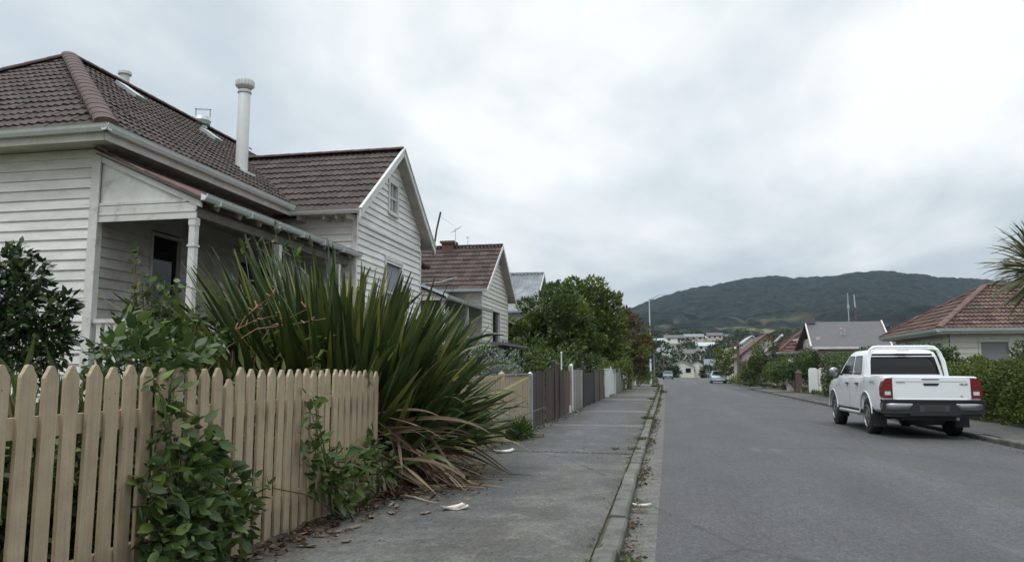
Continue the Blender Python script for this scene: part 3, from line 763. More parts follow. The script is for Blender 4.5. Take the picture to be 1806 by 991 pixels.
    mb = MB(); ridge(mb, o + V * 1.0 + Vector((0, .02, .0)), o + Vector((-.02, .02, .0)), .055, .30); wbuild(mb, 'verge_capping', M['veroof'], vr)
    # end panel of the verandah
    mb = MB(); mb.hexa([(XC + .06, YC - .0, 3.95), (-6.95, YC, 3.95), (-6.95, YC, 4.02), (XC + .06, YC, 4.74)], [(XC + .06, YC + .02, 3.95), (-6.95, YC + .02, 3.95), (-6.95, YC + .02, 4.02), (XC + .06, YC + .02, 4.74)])
    wbuild(mb, 'gable_panel', M['sheet'], h)
    mb = MB()
    mb.box(XC + .07, XV + .07, YC - .03, YC - .002, 3.70, 3.94)        # beam, end
    mb.box(XC + .07, XV - .1, YC - .036, YC - .004, 3.95, 3.99)
    mb.box(XC + .07, XV + .07, YC - .042, YC - .003, 3.80, 3.83)
    a0 = Vector((XC + .0, YC - .045, 4.66)); b0 = Vector((-6.70, YC - .045, 3.86))
    mb.prism([a0, b0, b0 + Zv * .13, a0 + Zv * .19], (0, .04, 0))
    wbuild(mb, 'verandah_beam', M['trim'], h)
    mb = MB(); mb.box(XV - .04, XV + .04, YC + .03, 15.55, 3.74, 3.87); wbuild(mb, 'side_beam', M['shadewood'], h)
    mb = MB()
    for y in np.arange(10.3, 15.5, .62): mb.bar((XC + .1, y, 4.70), (-6.62, y, 3.90), .05, .10)
    wbuild(mb, 'rafter', M['shadewood'], h)
    mb = MB(); gutterbar(mb, (-6.64, 9.86, ze + .05), (-6.64, 15.72, ze + .05), .11, .09)
    for y in np.arange(10.2, 15.6, .9): mb.box(-6.64, -6.53, y, y + .02, ze - .07, ze + .035)
    wbuild(mb, 'verandah_gutter', M['gutterm'], h)
    for y in (YC + .04, 12.55, 15.1):
        mb = MB(); mb.box(XV - .05, XV + .05, y - .05, y + .05, zf, 3.72); mb.box(XV - .065, XV + .065, y - .065, y + .065, 3.28, 3.31); mb.box(XV - .058, XV + .058, y - .058, y + .058, 3.60, 3.71); mb.box(XV - .06, XV + .06, y - .06, y + .06, zf, 1.5)
        wbuild(mb, 'verandah_post', M['trim'], h)
    mb = MB(); mb.box(XC + .06, XV - .055, YC - .02, YC + .06, 2.17, 2.23); mb.box(XC + .06, XV - .055, YC + .0, YC + .04, 1.38, 1.44)
    mb.box(XV - .04, XV + .04, YC + .1, 12.49, 2.17, 2.23); mb.box(XV - .02, XV + .02, YC + .1, 12.49, 1.38, 1.44)
    mb.box(XV - .04, XV + .04, 12.61, 15.04, 2.17, 2.23); mb.box(XV - .02, XV + .02, 12.61, 15.04, 1.38, 1.44)
    wbuild(mb, 'handrail', M['trim'], h)
    mb = MB()
    for x in np.arange(XC + .12, XV - .1, .148): mb.box(x, x + .09, YC + .004, YC + .028, 1.34, 2.168)
    for y in np.arange(YC + .15, 15.0, .148):
        if abs(y - 12.5) > .15: mb.box(XV - .014, XV + .01, y, y + .09, 1.34, 2.168)
    wbuild(mb, 'baluster', M['trim'], h)
    # projecting wing
    XW = -6.67; Y0, Y1 = 15.62, 20.08; YM = 17.85; ew = 4.90; rz = 6.95; XB = -6.40
    mb = MB(); siding(mb, (XW, Y0, 0), Y, X, .3, 4.72, .158, lambda z: (0, Y1 - Y0), [(1.8, 2.9, 2.6, 4.15)])
    sl = (rz - ew) / (YM - 15.2)
    siding(mb, (XW, Y0, 0), Y, X, 4.74, 6.75, .158, lambda z: (max(0, (z - ew) / sl + 15.2 - Y0 + .05), min(Y1 - Y0, 20.5 - (z - ew) / sl - Y0 - .05)), [(1.95, 2.5, 5.4, 6.1)])
    siding(mb, (XC, Y0, 0), X, -Y, 1.3, 4.86, .158, lambda z: (0, XW - XC))
    wbuild(mb, 'wing_wall', M['white'], h)
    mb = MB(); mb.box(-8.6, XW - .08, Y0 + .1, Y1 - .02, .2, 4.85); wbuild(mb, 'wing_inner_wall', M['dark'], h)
    mb = MB(); mb.box(XW - .08, XW + .034, Y0 - .034, Y0 + .05, .3, 4.82); mb.box(XW - .05, XW + .034, Y1 - .05, Y1 + .03, .3, 4.7)
    mb.box(XW, XW + .045, Y0 + .06, Y1 - .06, 4.70, 4.745)
    wbuild(mb, 'wing_trim', M['trim'], h)
    w = window(h, (XW, Y0, 0), Y, X, 1.95, 2.5, 5.4, 6.1, (.5,), (.5,), .08, glass='blind', name='gable_vent')
    window(h, (XW, Y0, 0), Y, X, 1.8, 2.9, 2.6, 4.15, (.5,), (), .09, glass='blind')
    mb = MB(); Vw = Vector((0, YM - 15.2, rz - ew)); Lw = Vw.length
    xv = lambda v: -8.08 - (-8.08 + 10.85) * v / Lw
    tiles(mb, (0, 15.2, ew), X, Vw, Lw, lambda v: (xv(v), XB))
    Vf = Vector((0, YM - 20.5, rz - ew)); 
    tiles(mb, (0, 20.5, ew), X, Vf, Lw, lambda v: (xv(v) , XB))
    wbuild(mb, 'wing_roof_tiles', M['tile'], h)
    mb = MB(); slope_solid(mb, [(-8.0, 15.2, ew), (XB, 15.2, ew), (XB, YM, rz), (-10.8, YM, rz)]); slope_solid(mb, [(XB, 20.5, ew), (-8.0, 20.5, ew), (-10.8, YM, rz), (XB, YM, rz)])
    wr = wbuild(mb, 'wing_roof', M['soffit'], h)
    mb = MB(); ridge(mb, (XB, YM, rz + .05), (-10.8, YM, rz + .05), .12); wbuild(mb, 'ridge_capping', M['cap'], wr)
    mb = MB()
    for ya, s_ in ((15.2, 1), (20.5, -1)):
        a0 = Vector((XB, ya - s_ * .06, ew - .18)); b0 = Vector((XB, YM, rz - .12)); mb.prism([a0, b0, b0 + Zv * .15, a0 + Zv * .17] if s_ > 0 else [a0, a0 + Zv * .17, b0 + Zv * .15, b0], (.035, 0, 0))
        a1 = Vector((XB + .02, ya - s_ * .06, ew + .02)); b1 = Vector((XB + .02, YM, rz + .06)); mb.bar(a1, b1, .07, .04, up=(0, 0, 1))
    wbuild(mb, 'barge_board', M['trim'], h)
    mb = MB(); gutterbar(mb, (-8.0, 15.2, ew + .02), (XB, 15.2, ew + .02), .11, .09, out=(0, -1, 0))
    wbuild(mb, 'wing_gutter', M['gutterm'], h)
    mb = MB()
    for x in (-7.9, -7.3, -7.0, -6.75): mb.box(x, x + .05, 15.24, 15.6, ew - .16, ew - .06)
    mb.box(-8.0, XW, 15.22, 15.6, ew - .06, ew - .045)
    wbuild(mb, 'wing_rafter', M['soffit'], h)
    # things on the roof
    fx, fy = -9.35, 15.35; fz = 5.0 + (-8 - fx) * .696
    mb = MB(); mb.lathe((fx, fy, fz - .25), [(.135, 0), (.135, 2.05), (.128, 2.06), (.128, 2.16)], 20)
    mb.lathe((fx, fy, fz + 1.83), [(.155, 0), (.155, .03)], 20)
    f = wbuild(mb, 'flue', M['flue'], h, sharp=40)
    mb = MB(); mb.lathe((fx, fy, fz + 1.93), [(.15, 0), (.20, .05), (.20, .17), (.185, .20), (.09, .235), (.0, .24)], 20)
    for k in range(18):
        a = k * math.pi / 9; mb.box(fx + .2 * math.cos(a) - .012, fx + .2 * math.cos(a) + .012, fy + .2 * math.sin(a) - .012, fy + .2 * math.sin(a) + .012, fz + 2.0, fz + 2.1)
    wbuild(mb, 'flue_cowl', M['flue'], f, sharp=40)
    mb = MB(); mb.prism([(fx - .16, fy - .2, fz - .09 + .11), (fx + .24, fy - .2, fz - .11), (fx + .24, fy + .2, fz - .11), (fx - .16, fy + .2, fz + .02)], (0, 0, .06)); wbuild(mb, 'flashing', M['flue'], f)
    p = at(219, 150, 16.2)
    mb = MB(); mb.lathe((p.x, p.y, p.z - .4), [(.115, 0), (.115, .74), (.16, .76), (.16, .83), (.13, .845)], 16); wbuild(mb, 'vent_pipe', M['flue'], h, sharp=40)
    def roofpt(x, y): return Vector((x, y, 5.02 + (-8 - x) * .696))
    for (x0, y0, x1, y1) in ((-12.1, 14.5, -11.55, 14.85), (-11.75, 17.2, -11.3, 17.55)):
        mb = MB(); nn = Vector((.571, 0, .82)); q = [roofpt(x0, y0), roofpt(x1, y0), roofpt(x1, y1), roofpt(x0, y1)]
        q = [v + nn * .03 for v in q]; mb.hexa(q, [v + nn * .09 for v in q]); f = wbuild(mb, 'skylight', M['zinc'], h)
        c = sum(q, Vector()) / 4; mb = MB(); q2 = [c + (v - c) * .82 + nn * .064 for v in q]; mb.hexa(q2, [v + nn * .012 for v in q2]); wbuild(mb, 'skylight_pane', M['blind'], f)
    p = at(356, 214, 18.6)
    mb = MB(); mb.lathe((p.x, p.y, p.z - .35), [(.15, 0), (.15, .3), (.22, .34), (.25, .45), (.20, .56), (.05, .6)], 14)
    mb.bar(p + Vector((-.2, 0, .2)), p + Vector((-.2, 0, .48)), .03, .03); mb.bar(p + Vector((.25, 0, .2)), p + Vector((.25, 0, .42)), .03, .03); mb.bar(p + Vector((-.22, 0, .47)), p + Vector((.27, 0, .41)), .03, .03)
    wbuild(mb, 'roof_vent', M['zinc'], h, sharp=35)
    h.location.z -= .10
    return h
near_house()

# ------------------------------------------------------------------ generic side-on gabled house
def gabled(h, XW, y0, y1, ew, rz, xback, wall, tile, capm, trim='trim', over=.38, boards=True, tilecourse=.33, fl=.3, winy=None, flat=False, vent=False):
    ym = (y0 + y1) / 2; ya, yb = y0 - over, y1 + over; XB = XW + .3; sl = (rz - ew) / (ym - ya)
    mb = MB(); ops = []
    if winy: ops = [winy]
    siding(mb, (XW, y0, 0), Y, X, fl, ew - .15, .17, lambda z: (0, y1 - y0), ops)
    siding(mb, (XW, y0, 0), Y, X, ew - .13, rz - .25, .17, lambda z: (max(0, (z - ew) / sl + ya - y0 + .05), min(y1 - y0, yb - (z - ew) / sl - y0 - .05)))
    siding(mb, (xback, y0, 0), X, -Y, fl, ew - .05, .17, lambda z: (0, XW - xback))
    wbuild(mb, 'wall', M[wall], h)
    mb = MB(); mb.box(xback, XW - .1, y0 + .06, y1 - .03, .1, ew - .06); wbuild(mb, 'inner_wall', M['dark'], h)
    mb = MB(); mb.box(XW - .06, XW + .03, y0 - .034, y0 + .06, fl, ew - .1); mb.box(XW - .05, XW + .03, y1 - .05, y1 + .03, fl, ew - .1); mb.box(XW, XW + .045, y0 + .07, y1 - .06, ew - .16, ew - .11)
    for yy, s_ in ((ya, 1), (yb, -1)):
        a0 = Vector((XB, yy - s_ * .05, ew - .18)); b0 = Vector((XB, ym, rz - .12)); mb.prism([a0, b0, b0 + Zv * .15, a0 + Zv * .17] if s_ > 0 else [a0, a0 + Zv * .17, b0 + Zv * .15, b0], (.035, 0, 0))
    wbuild(mb, 'barge_board', M[trim], h)
    V = Vector((0, ym - ya, rz - ew)); L = V.length; mb = MB()
    if flat:
        for yy, vv in ((ya, V), (yb, Vector((0, ym - yb, rz - ew)))):
            n = Vector((0, -1 if yy == ya else 1, 1)).normalized(); x = xback
            while x < XB - .01:
                rows = []
                for q in np.linspace(0, .2, 5): c = n * (.016 * math.sin(q / .2 * 2 * math.pi)); rows.append([Vector((min(x + q, XB), yy, ew)) + c, Vector((min(x + q, XB), yy, ew)) + vv + c])
                mb.grid(rows, True); x += .2
    else:
        tiles(mb, (0, ya, ew), X, V, L, lambda v: (xback, XB), tilecourse); tiles(mb, (0, yb, ew), X, Vector((0, ym - yb, rz - ew)), L, lambda v: (xback, XB), tilecourse)
    wbuild(mb, 'roof_cladding', M[tile], h)
    mb = MB(); slope_solid(mb, [(xback, ya, ew), (XB, ya, ew), (XB, ym, rz), (xback, ym, rz)]); slope_solid(mb, [(XB, yb, ew), (xback, yb, ew), (xback, ym, rz), (XB, ym, rz)])
    r = wbuild(mb, 'roof', M['soffit'], h)
    mb = MB(); ridge(mb, (XB, ym, rz + .04), (xback, ym, rz + .04), .11); wbuild(mb, 'ridge_capping', M[capm], r)
    mb = MB(); gutterbar(mb, (xback, ya, ew + .02), (XB, ya, ew + .02), .11, .09, out=(0, -1, 0)); wbuild(mb, 'gutter', M['gutterm'], h)
    if winy: window(h, (XW, y0, 0), Y, X, *winy, (.5,), (), .09)
    return h
h2 = thing('gabled_house', 'second house on the left, with brown tiled gable roof and small brick chimney', 'house', (-9, 29.7, 0))
gabled(h2, -6.7, 27.4, 32.1, 4.32, 6.36, -15, 'white2', 'tile2', 'tile2', winy=(1.7, 3.0, 2.0, 3.7))
mb = MB(); c = at(792, 436, 29.75)
mb.box(c.x - .24, c.x + .24, c.y - .25, c.y + .25, c.z - .9, c.z + .12); mb.box(c.x - .30, c.x + .30, c.y - .31, c.y + .31, c.z + .12, c.z + .22)
wbuild(mb, 'chimney', M['brick'], h2)
h2.location.z -= 0
mb = MB()   # front verandah running towards the camera
vo = Vector((-6.35, 21.6, 3.55)); Vv = Vector((-2.2, 0, .9)); y = 0
while y < 5.7:
    mb.grid([[vo + Y * (y + q) + Zv * (.016 * math.sin(q / .2 * 2 * math.pi)), vo + Y * (y + q) + Vv + Zv * (.016 * math.sin(q / .2 * 2 * math.pi))] for q in np.linspace(0, .2, 5)], True); y += .2
wbuild(mb, 'verandah_roof', M['greyroof'], h2)
mb = MB(); gutterbar(mb, (-6.35, 21.6, 3.58), (-6.35, 27.3, 3.58), .12, .1); wbuild(mb, 'verandah_gutter', M['gutterm'], h2)
mb = MB(); siding(mb, (-8.6, 21.7, 0), Y, X, .3, 4.4, .17, lambda z: (0, 5.7)); siding(mb, (-15, 21.7, 0), X, -Y, .3, 4.4, .17, lambda z: (0, 6.4)); wbuild(mb, 'side_wall', M['white2'], h2)
mb = MB(); siding(mb, (-8.6, 21.72, 0), X, -Y, 3.45, 4.4, .17, lambda z: (0, max(.05, 2.2 * (4.4 - z) / .9)))
wbuild(mb, 'verandah_end', M['white2'], h2)
for y in (21.75, 24.5): mb = MB(); mb.box(-6.55, -6.45, y, y + .1, .3, 3.5); wbuild(mb, 'verandah_post', M['trim'], h2)
for y0 in (21.7,):
    mb = MB(); slope_solid(mb, [(-8.5, 21.4, 4.45), (-8.5, 27.3, 4.45), (-11.8, 27.3, 6.5), (-11.8, 21.4, 6.5)]); wbuild(mb, 'back_roof', M['tile2'], h2)
    mb = MB(); V = Vector((-3.3, 0, 2.05)); tiles(mb, (-8.5, 21.4, 4.45), Y, V, V.length, lambda v: (0, 5.9)); wbuild(mb, 'back_roof_tiles', M['tile2'], h2)

h3 = thing('grey_roofed_house', 'third house on the left, white boards under a grey corrugated metal gable roof', 'house', (-9, 40, 0))
gabled(h3, -6.75, 38.0, 43.2, 4.35, 6.6, -16, 'white2', 'greyroof', 'greyroof', flat=True, winy=(1.2, 2.6, 1.8, 3.6))
mb = MB(); mb.prism([(-6.5, 34.2, 3.35), (-6.5, 37.9, 3.35), (-8.9, 37.9, 4.3), (-8.9, 34.2, 4.3)], (0, 0, .05)); wbuild(mb, 'verandah_roof', M['greyroof'], h3)
mb = MB(); siding(mb, (-8.9, 34.3, 0), Y, X, .3, 4.3, .17, lambda z: (0, 3.6)); siding(mb, (-16, 34.3, 0), X, -Y, .3, 4.3, .17, lambda z: (0, 7.1))
for y in (34.3, 36.2): mb.box(-6.7, -6.58, y, y + .12, .3, 3.35)
wbuild(mb, 'side_wall', M['white2'], h3)
mb = MB(); slope_solid(mb, [(-8.8, 34, 4.35), (-8.8, 38, 4.35), (-12, 38, 6.4), (-12, 34, 6.4)], .06); wbuild(mb, 'back_roof', M['greyroof'], h3)

# more houses down the left, mostly behind the trees
h4 = thing('gabled_house', 'far left-hand house with a white sloping barge board showing past the lamp post', 'house', (-7, 104, 0))
gabled(h4, -3.9, 100, 107, 3.6, 6.3, -14, 'pinkwall', 'tile2', 'cap', over=.5, flat=False, tilecourse=.5)

# flat carport roof and added dark wall for the shade under it, beside the brown fence
cp = thing('carport', 'low carport with flat grey roof on thin posts behind the brown fence', 'carport', (-4.6, 19.5, .15))
mb = MB(); mb.box(-6.3, -3.95, 18.4, 21.6, 2.00, 2.07); wbuild(mb, 'roof', M['slate'], cp)
mb = MB(); mb.box(-6.1, -4.3, 20.9, 21.0, .1, 1.98); wbuild(mb, 'added_shade_wall', M['brownwood'], cp)  # dark panel added to give the shade beneath the roof
for x, y in ((-6.2, 18.5), (-4.1, 18.5), (-6.2, 21.5), (-4.1, 21.5)): mb = MB(); mb.box(x, x + .06, y, y + .06, .15, 1.98); wbuild(mb, 'post', M['darkpaint'], cp)

# ------------------------------------------------------------------ right-hand houses
def hiproof(h, x0, x1, y0, y1, ze, zr, tile, capm, course=.36, over=0, trim='gutterm', inx=None, iny=None):
    ym = (y0 + y1) / 2; d = (inx if inx else (y1 - y0) / 2)
    A = Vector((x0 + d, ym, zr)); B = Vector((x1 - d, ym, zr)); mb = MB()
    V = Vector((0, ym - y0, zr - ze)); L = V.length
    tiles(mb, (x0, y0, ze), X, V, L, lambda v: (d * v / L, (x1 - x0) - d * v / L), course, lip=.06, hh=.035)
    tiles(mb, (x0, y1, ze), X, Vector((0, ym - y1, zr - ze)), L, lambda v: (d * v / L, (x1 - x0) - d * v / L), course)
    V = Vector((d, 0, zr - ze)); L = V.length; w = y1 - y0
    tiles(mb, (x0, y0, ze), Y, V, L, lambda v: (w / 2 * v / L, w - w / 2 * v / L), course, lip=.06, hh=.035)
    V = Vector((-d, 0, zr - ze)); tiles(mb, (x1, y0, ze), Y, V, L, lambda v: (w / 2 * v / L, w - w / 2 * v / L), course)
    wbuild(mb, 'roof_tiles', M[tile], h)
    c = [Vector((x0, y0, ze)), Vector((x1, y0, ze)), Vector((x1, y1, ze)), Vector((x0, y1, ze))]
    mb = MB(); slope_solid(mb, [c[0], c[1], B, A]); slope_solid(mb, [c[2], c[3], A, B]); slope_solid(mb, [c[3], c[0], A]); slope_solid(mb, [c[1], c[2], B])
    r = wbuild(mb, 'roof', M['soffit'], h)
    mb = MB(); u = Zv * .05
    for a, b in ((c[0], A), (c[3], A), (c[1], B), (c[2], B), (A, B)): ridge(mb, a + u, b + u, .13)
    wbuild(mb, 'ridge_capping', M[capm], r)
    mb = MB(); gutterbar(mb, (x0 - .1, y0, ze + .02), (x1, y0, ze + .02), .12, .12, out=(0, -1, 0)); gutterbar(mb, (x0, y0 - .1, ze + .02), (x0, y1, ze + .02), .12, .12, out=(-1, 0, 0))
    wbuild(mb, 'gutter', M[trim], h)
    mb = MB(); mb.box(x0 + .02, x1 - .02, y0 + .02, y1 - .02, ze - .16, ze - .10); wbuild(mb, 'soffit', M['trim'], h)
hr = thing('tiled_bungalow', 'cream bungalow with faded red tiled hip roof behind the hedge on the right', 'house', (14, 33.5, 0))
hiproof(hr, 9.5, 24, 29.8, 37.4, 2.85, 4.72, 'tile3', 'cap3', inx=3.0)
mb = MB(); siding(mb, (10.0, 30.3, 0), X, -Y, .2, 2.72, .2, lambda z: (0, 13), [(1.0, 1.9, 1.0, 2.5), (2.55, 4.4, 1.0, 2.5)]); siding(mb, (10.0, 30.3, 0), Y, -X, .2, 2.72, .2, lambda z: (0, 6.6), [(.8, 2.2, 1.2, 2.5), (3.4, 5.4, 1.2, 2.5)])
wbuild(mb, 'wall', M['white2'], hr)
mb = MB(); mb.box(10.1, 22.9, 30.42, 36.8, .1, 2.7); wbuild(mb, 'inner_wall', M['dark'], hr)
window(hr, (10.0, 30.3, 0), X, -Y, 2.55, 4.4, 1.0, 2.5, (), (.5,), .09)
window(hr, (10.0, 30.3, 0), X, -Y, 1.0, 1.9, 1.0, 2.5, (), (), .07, glass='blind')
for a, b in ((.8, 2.2), (3.4, 5.4)): window(hr, (10.0, 30.3, 0), Y, -X, a, b, 1.2, 2.5, (.6,), (.5,), .08)

hg = thing('charcoal_roofed_house', 'pale pink house under a plain charcoal gable roof beyond the tiled bungalow', 'house', (11, 52, 0))
mb = MB(); mb.box(9.15, 14, 50.5, 56.2, .1, 2.85); mb.box(9.15, 9.4, 50.9, 55.8, 2.85, 3.5); wbuild(mb, 'wall', M['pinkwall'], hg)
mb = MB()
slope_solid(mb, [(8.7, 50, 2.85), (13.3, 50, 2.85), (13.6, 53.3, 4.6), (8.95, 53.3, 4.6)]); slope_solid(mb, [(13.3, 56.6, 2.85), (8.7, 56.6, 2.85), (8.95, 53.3, 4.6), (13.6, 53.3, 4.6)])
rr = wbuild(mb, 'roof', M['slate'], hg)
mb = MB(); mb.bar((8.68, 50, 2.86), (8.93, 53.3, 4.62), .08, .14); mb.bar((13.32, 50, 2.86), (13.62, 53.3, 4.62), .08, .10); mb.box(8.7, 13.3, 49.94, 50.0, 2.72, 2.86)
wbuild(mb, 'barge_board', M['trim'], hg)
mb = MB(); mb.box(8.75, 9.5, 52.9, 53.6, 4.45, 4.85); wbuild(mb, 'roof_vent_box', M['slate'], hg)
p = at(1485, 586, 51.4); mb = MB(); mb.lathe((p.x - .05, p.y, p.z - .15), [(.05, 0), (.05, .35), (.09, .36), (.02, .42)], 8); mb.lathe((p.x + .15, p.y, p.z - .15), [(.04, 0), (.04, .25), (.07, .26), (.02, .3)], 8); wbuild(mb, 'vent_pipe', M['trim'], hg)
mb = MB(); mb.tube([(8.9 + .25 * i, 49.3 - .1 * math.sin(i), 1.9 + .55 * math.sin(min(1, i / 3.5) * math.pi / 2)) for i in range(10)], .05, 6); wbuild(mb, 'awning_rail', M['black'], hg)

hd = thing('red_roofed_house', 'pale house with dark red hipped roof just left of the charcoal roof', 'house', (10, 62, 0))
hiproof(hd, 7.9, 15, 59, 67, 2.75, 5.1, 'redroof', 'redroof', .5, inx=3.2)
mb = MB(); mb.box(8.4, 14.5, 59.5, 66.5, .1, 2.62); wbuild(mb, 'wall', M['pinkwall'], hd)
mb = MB(); mb.bar((7.95, 67.2, 2.9), (9.2, 65.6, 4.3), .2, .16); wbuild(mb, 'barge_board', M['trim'], hd)
p = at(1405, 603, 59.6)
mb = MB(); mb.bar(p, p + Vector((2.0, .8, .35)), .1, .06); mb.bar(p + Vector((-.2, .1, .15)), p + Vector((.7, .3, .25)), .3, .1); wbuild(mb, 'skylight', M['trim'], hd)
window(hd, (8.4, 59.5, 0), X, -Y, .8, 2.4, 1.2, 2.4, (), (.5,), .08)
hb = thing('red_roofed_house', 'house with a bright red tiled roof seen between the charcoal roof and the bungalow', 'house', (17, 56, 0))
hiproof(hb, 13.9, 22, 53, 61, 3.2, 5.05, 'redroof', 'redroof', .5, inx=3)
mb = MB(); mb.box(14.4, 21.5, 53.5, 60.5, .1, 3.1); wbuild(mb, 'wall', M['pinkwall'], hb)

def smallhouse(name, label, cx, cy, w, d, zb, ze, zr, wall, roof, axis='y', group=None, win=2, porch=False):
    """far house: walls with gable ends, oversailing roof, windows and door facing the viewer"""
    h = thing(name, label, 'house', (cx, cy, zb), 0, group)
    x0, x1, y0, y1 = cx - w / 2, cx + w / 2, cy - d / 2, cy + d / 2; mb = MB()
    if axis == 'y':
        mb.prism([(x0, y0, zb - 2), (x1, y0, zb - 2), (x1, y0, ze), (cx, y0, zr), (x0, y0, ze)], (0, d, 0))
        rp = [[(x0 - .4, y0 - .4, ze - .25), (x0 - .4, y1 + .4, ze - .25), (cx, y1 + .4, zr + .05), (cx, y0 - .4, zr + .05)], [(x1 + .4, y1 + .4, ze - .25), (x1 + .4, y0 - .4, ze - .25), (cx, y0 - .4, zr + .05), (cx, y1 + .4, zr + .05)]]
    else:
        mb.prism([(x0, y0, zb - 2), (x0, y0, ze), (x0, cy, zr), (x0, y1, ze), (x0, y1, zb - 2)], (w, 0, 0))
        rp = [[(x0 - .4, y0 - .4, ze - .25), (x1 + .4, y0 - .4, ze - .25), (x1 + .4, cy, zr + .05), (x0 - .4, cy, zr + .05)], [(x1 + .4, y1 + .4, ze - .25), (x0 - .4, y1 + .4, ze - .25), (x0 - .4, cy, zr + .05), (x1 + .4, cy, zr + .05)]]
    wbuild(mb, 'wall', M[wall], h)
    mb = MB()
    for q in rp: mb.prism(q, (0, 0, .15))
    wbuild(mb, 'roof', M[roof], h)
    for k in range(win):
        u = x0 + w * (k + .5) / win; m2 = MB(); m2.box(u - .7, u + .7, y0 - .06, y0 - .01, zb + 1.0, min(ze - .3, zb + 2.3)); f = wbuild(m2, 'window', M['trim'], h)
        m2 = MB(); m2.box(u - .58, u + .58, y0 - .075, y0 - .065, zb + 1.1, min(ze - .4, zb + 2.2)); wbuild(m2, 'pane', M['glass'], f)
    return h
smallhouse('gabled_house', 'pinkish house with a white-edged red gable past the round green bush on the right', 9.7, 84, 5, 9, .1, 2.9, 4.9, 'pinkwall', 'redroof', 'y')
smallhouse('gabled_house', 'white-walled house with steep white gable roof left of the wooden power pole on the right', 11.2, 112, 6, 9, .1, 3.6, 6.0, 'white2', 'zinc', 'y')
smallhouse('gabled_house', 'long low grey-walled building right of the wooden power pole', 10.2, 72, 3.6, 6, .1, 2.5, 3.2, 'pinkwall', 'greyroof', 'x')

# ------------------------------------------------------------------ fences down the left
def fy(px, X_):
    """distance along the street at which the line x = X_ meets picture column px at eye level"""
    d = at(px, 655, 1.0); return X_ / d.x
def picket(mb, x, y, w, th, z0, z1, pointed=True, lean=0.0, sh=.0):
    a, b = y - w / 2, y + w / 2; c = (a + b) / 2 + lean
    if pointed: pts = [(a, z0), (b, z0), (b + lean, z1 - .060), (b + lean - .006, z1 - .046), (b + lean - .018, z1 - .030), (b + lean - .026, z1 - .014), (c + .010, z1 - .002), (c, z1), (c - .010, z1 - .002), (a + lean + .026, z1 - .014), (a + lean + .018, z1 - .030), (a + lean + .006, z1 - .046), (a + lean, z1 - .060)]
    else: pts = [(a, z0), (b, z0), (b + lean, z1 + sh), (a + lean, z1 - sh)]
    mb.prism([(x, p, z) for p, z in pts], (th, 0, 0))
f1 = thing('picket_fence', 'nearest beige painted picket fence with pointed tops and creepers growing on it', 'fence', (FX, 4.6, .1))
y = 1.37; i = 0; rr_ = random.Random(4)
while y < 7.5:
    mb = MB(); zt = 1.385 - .006 * (y - 3) + rr_.uniform(-.008, .008); pt = True
    w = .091 + rr_.uniform(-.003, .003)
    if i in (24,): zt -= .07
    picket(mb, FX + rr_.uniform(-.004, .002), y, w, .021, .13 + rr_.uniform(-.02, .01), zt, True, rr_.uniform(-.008, .008))
    wbuild(mb, 'picket', M['beige'], f1); y += .1405; i += 1
for z in (1.09, .36):
    mb = MB(); mb.box(FX - .045, FX - .002, 1.2, 7.52, z - .05, z + .05); wbuild(mb, 'rail', M['beige'], f1)
for y in (2.2, 4.86, 7.45):
    mb = MB(); mb.box(FX - .14, FX - .047, y - .045, y + .045, -.1, 1.25); wbuild(mb, 'post', M['beige'], f1)
def board_fence(name, label, cat, y0, y1, z1, m, w=.09, gap=.02, jz=.01, x=-2.95, rails=True, capped=None, postm=None, posts=(), zf=.12, group=None, pointed=False, lean=.003):
    t = thing(name, label, cat, (x, (y0 + y1) / 2, .1), 0, group); mb = MB(); y = y0 + w / 2; r = random.Random(int(y0 * 10))
    while y < y1 - w / 2 + .01:
        picket(mb, x + r.uniform(-.004, .004), y, w - .003, .018, zf + r.uniform(-.02, .02), z1 + r.uniform(-jz, jz), pointed, r.uniform(-lean, lean), r.uniform(-.004, .004)); y += w + gap
    wbuild(mb, 'boards', M[m], t)
    if rails:
        for z in (z1 - .25, zf + .25):
            mb = MB(); mb.box(x - .05, x - .006, y0, y1, z - .04, z + .04); wbuild(mb, 'rail', M[m], t)
    if capped:
        mb = MB(); mb.box(x - .04, x + .05, y0, y1, z1 + .012, z1 + .04); wbuild(mb, 'capping', M[capped], t)
    for py_, pz in posts:
        mb = MB(); mb.box(x - .06, x + .05, py_ - .05, py_ + .05, 0, pz); mb.hexa([(x - .06, py_ - .05, pz), (x + .05, py_ - .05, pz), (x + .05, py_ + .05, pz), (x - .06, py_ + .05, pz)], [(x - .005, py_ - .003, pz + .05), (x + .0, py_ - .003, pz + .05), (x + .0, py_ + .003, pz + .05), (x - .005, py_ + .003, pz + .05)])
        wbuild(mb, 'post', M[postm or m], t)
    return t
board_fence('paling_fence', 'beige flat-topped paling fence between the flax and the dark brown fence', 'fence', 8.7, 13.6, 1.28, 'beige', .075, .022, .012, posts=((13.65, 1.31),))
board_fence('paling_fence', 'short closed beige board fence with grey top rail touching the dark brown fence', 'fence', 13.72, 16.5, 1.27, 'beige', .13, .004, .006, capped='greywood')
board_fence('timber_gate', 'dark brown timber gate in a grey frame at the end of the beige fence', 'gate', 16.66, 18.6, 1.34, 'brownwood', .14, .004, .01, posts=((16.6, 1.30),), postm='zinc')
board_fence('board_fence', 'dark brown board fence of uneven tall boards beyond the gate', 'fence', 18.75, 22.0, 1.42, 'brownwood', .30, .02, .05, posts=((20.1, 1.62), (21.0, 1.55)))
board_fence('board_fence', 'mid brown board fence ending at the weathered grey palings', 'fence', 22.1, 23.5, 1.36, 'brownwood2', .22, .01, .02, posts=((23.6, 1.5),), postm='greywood')
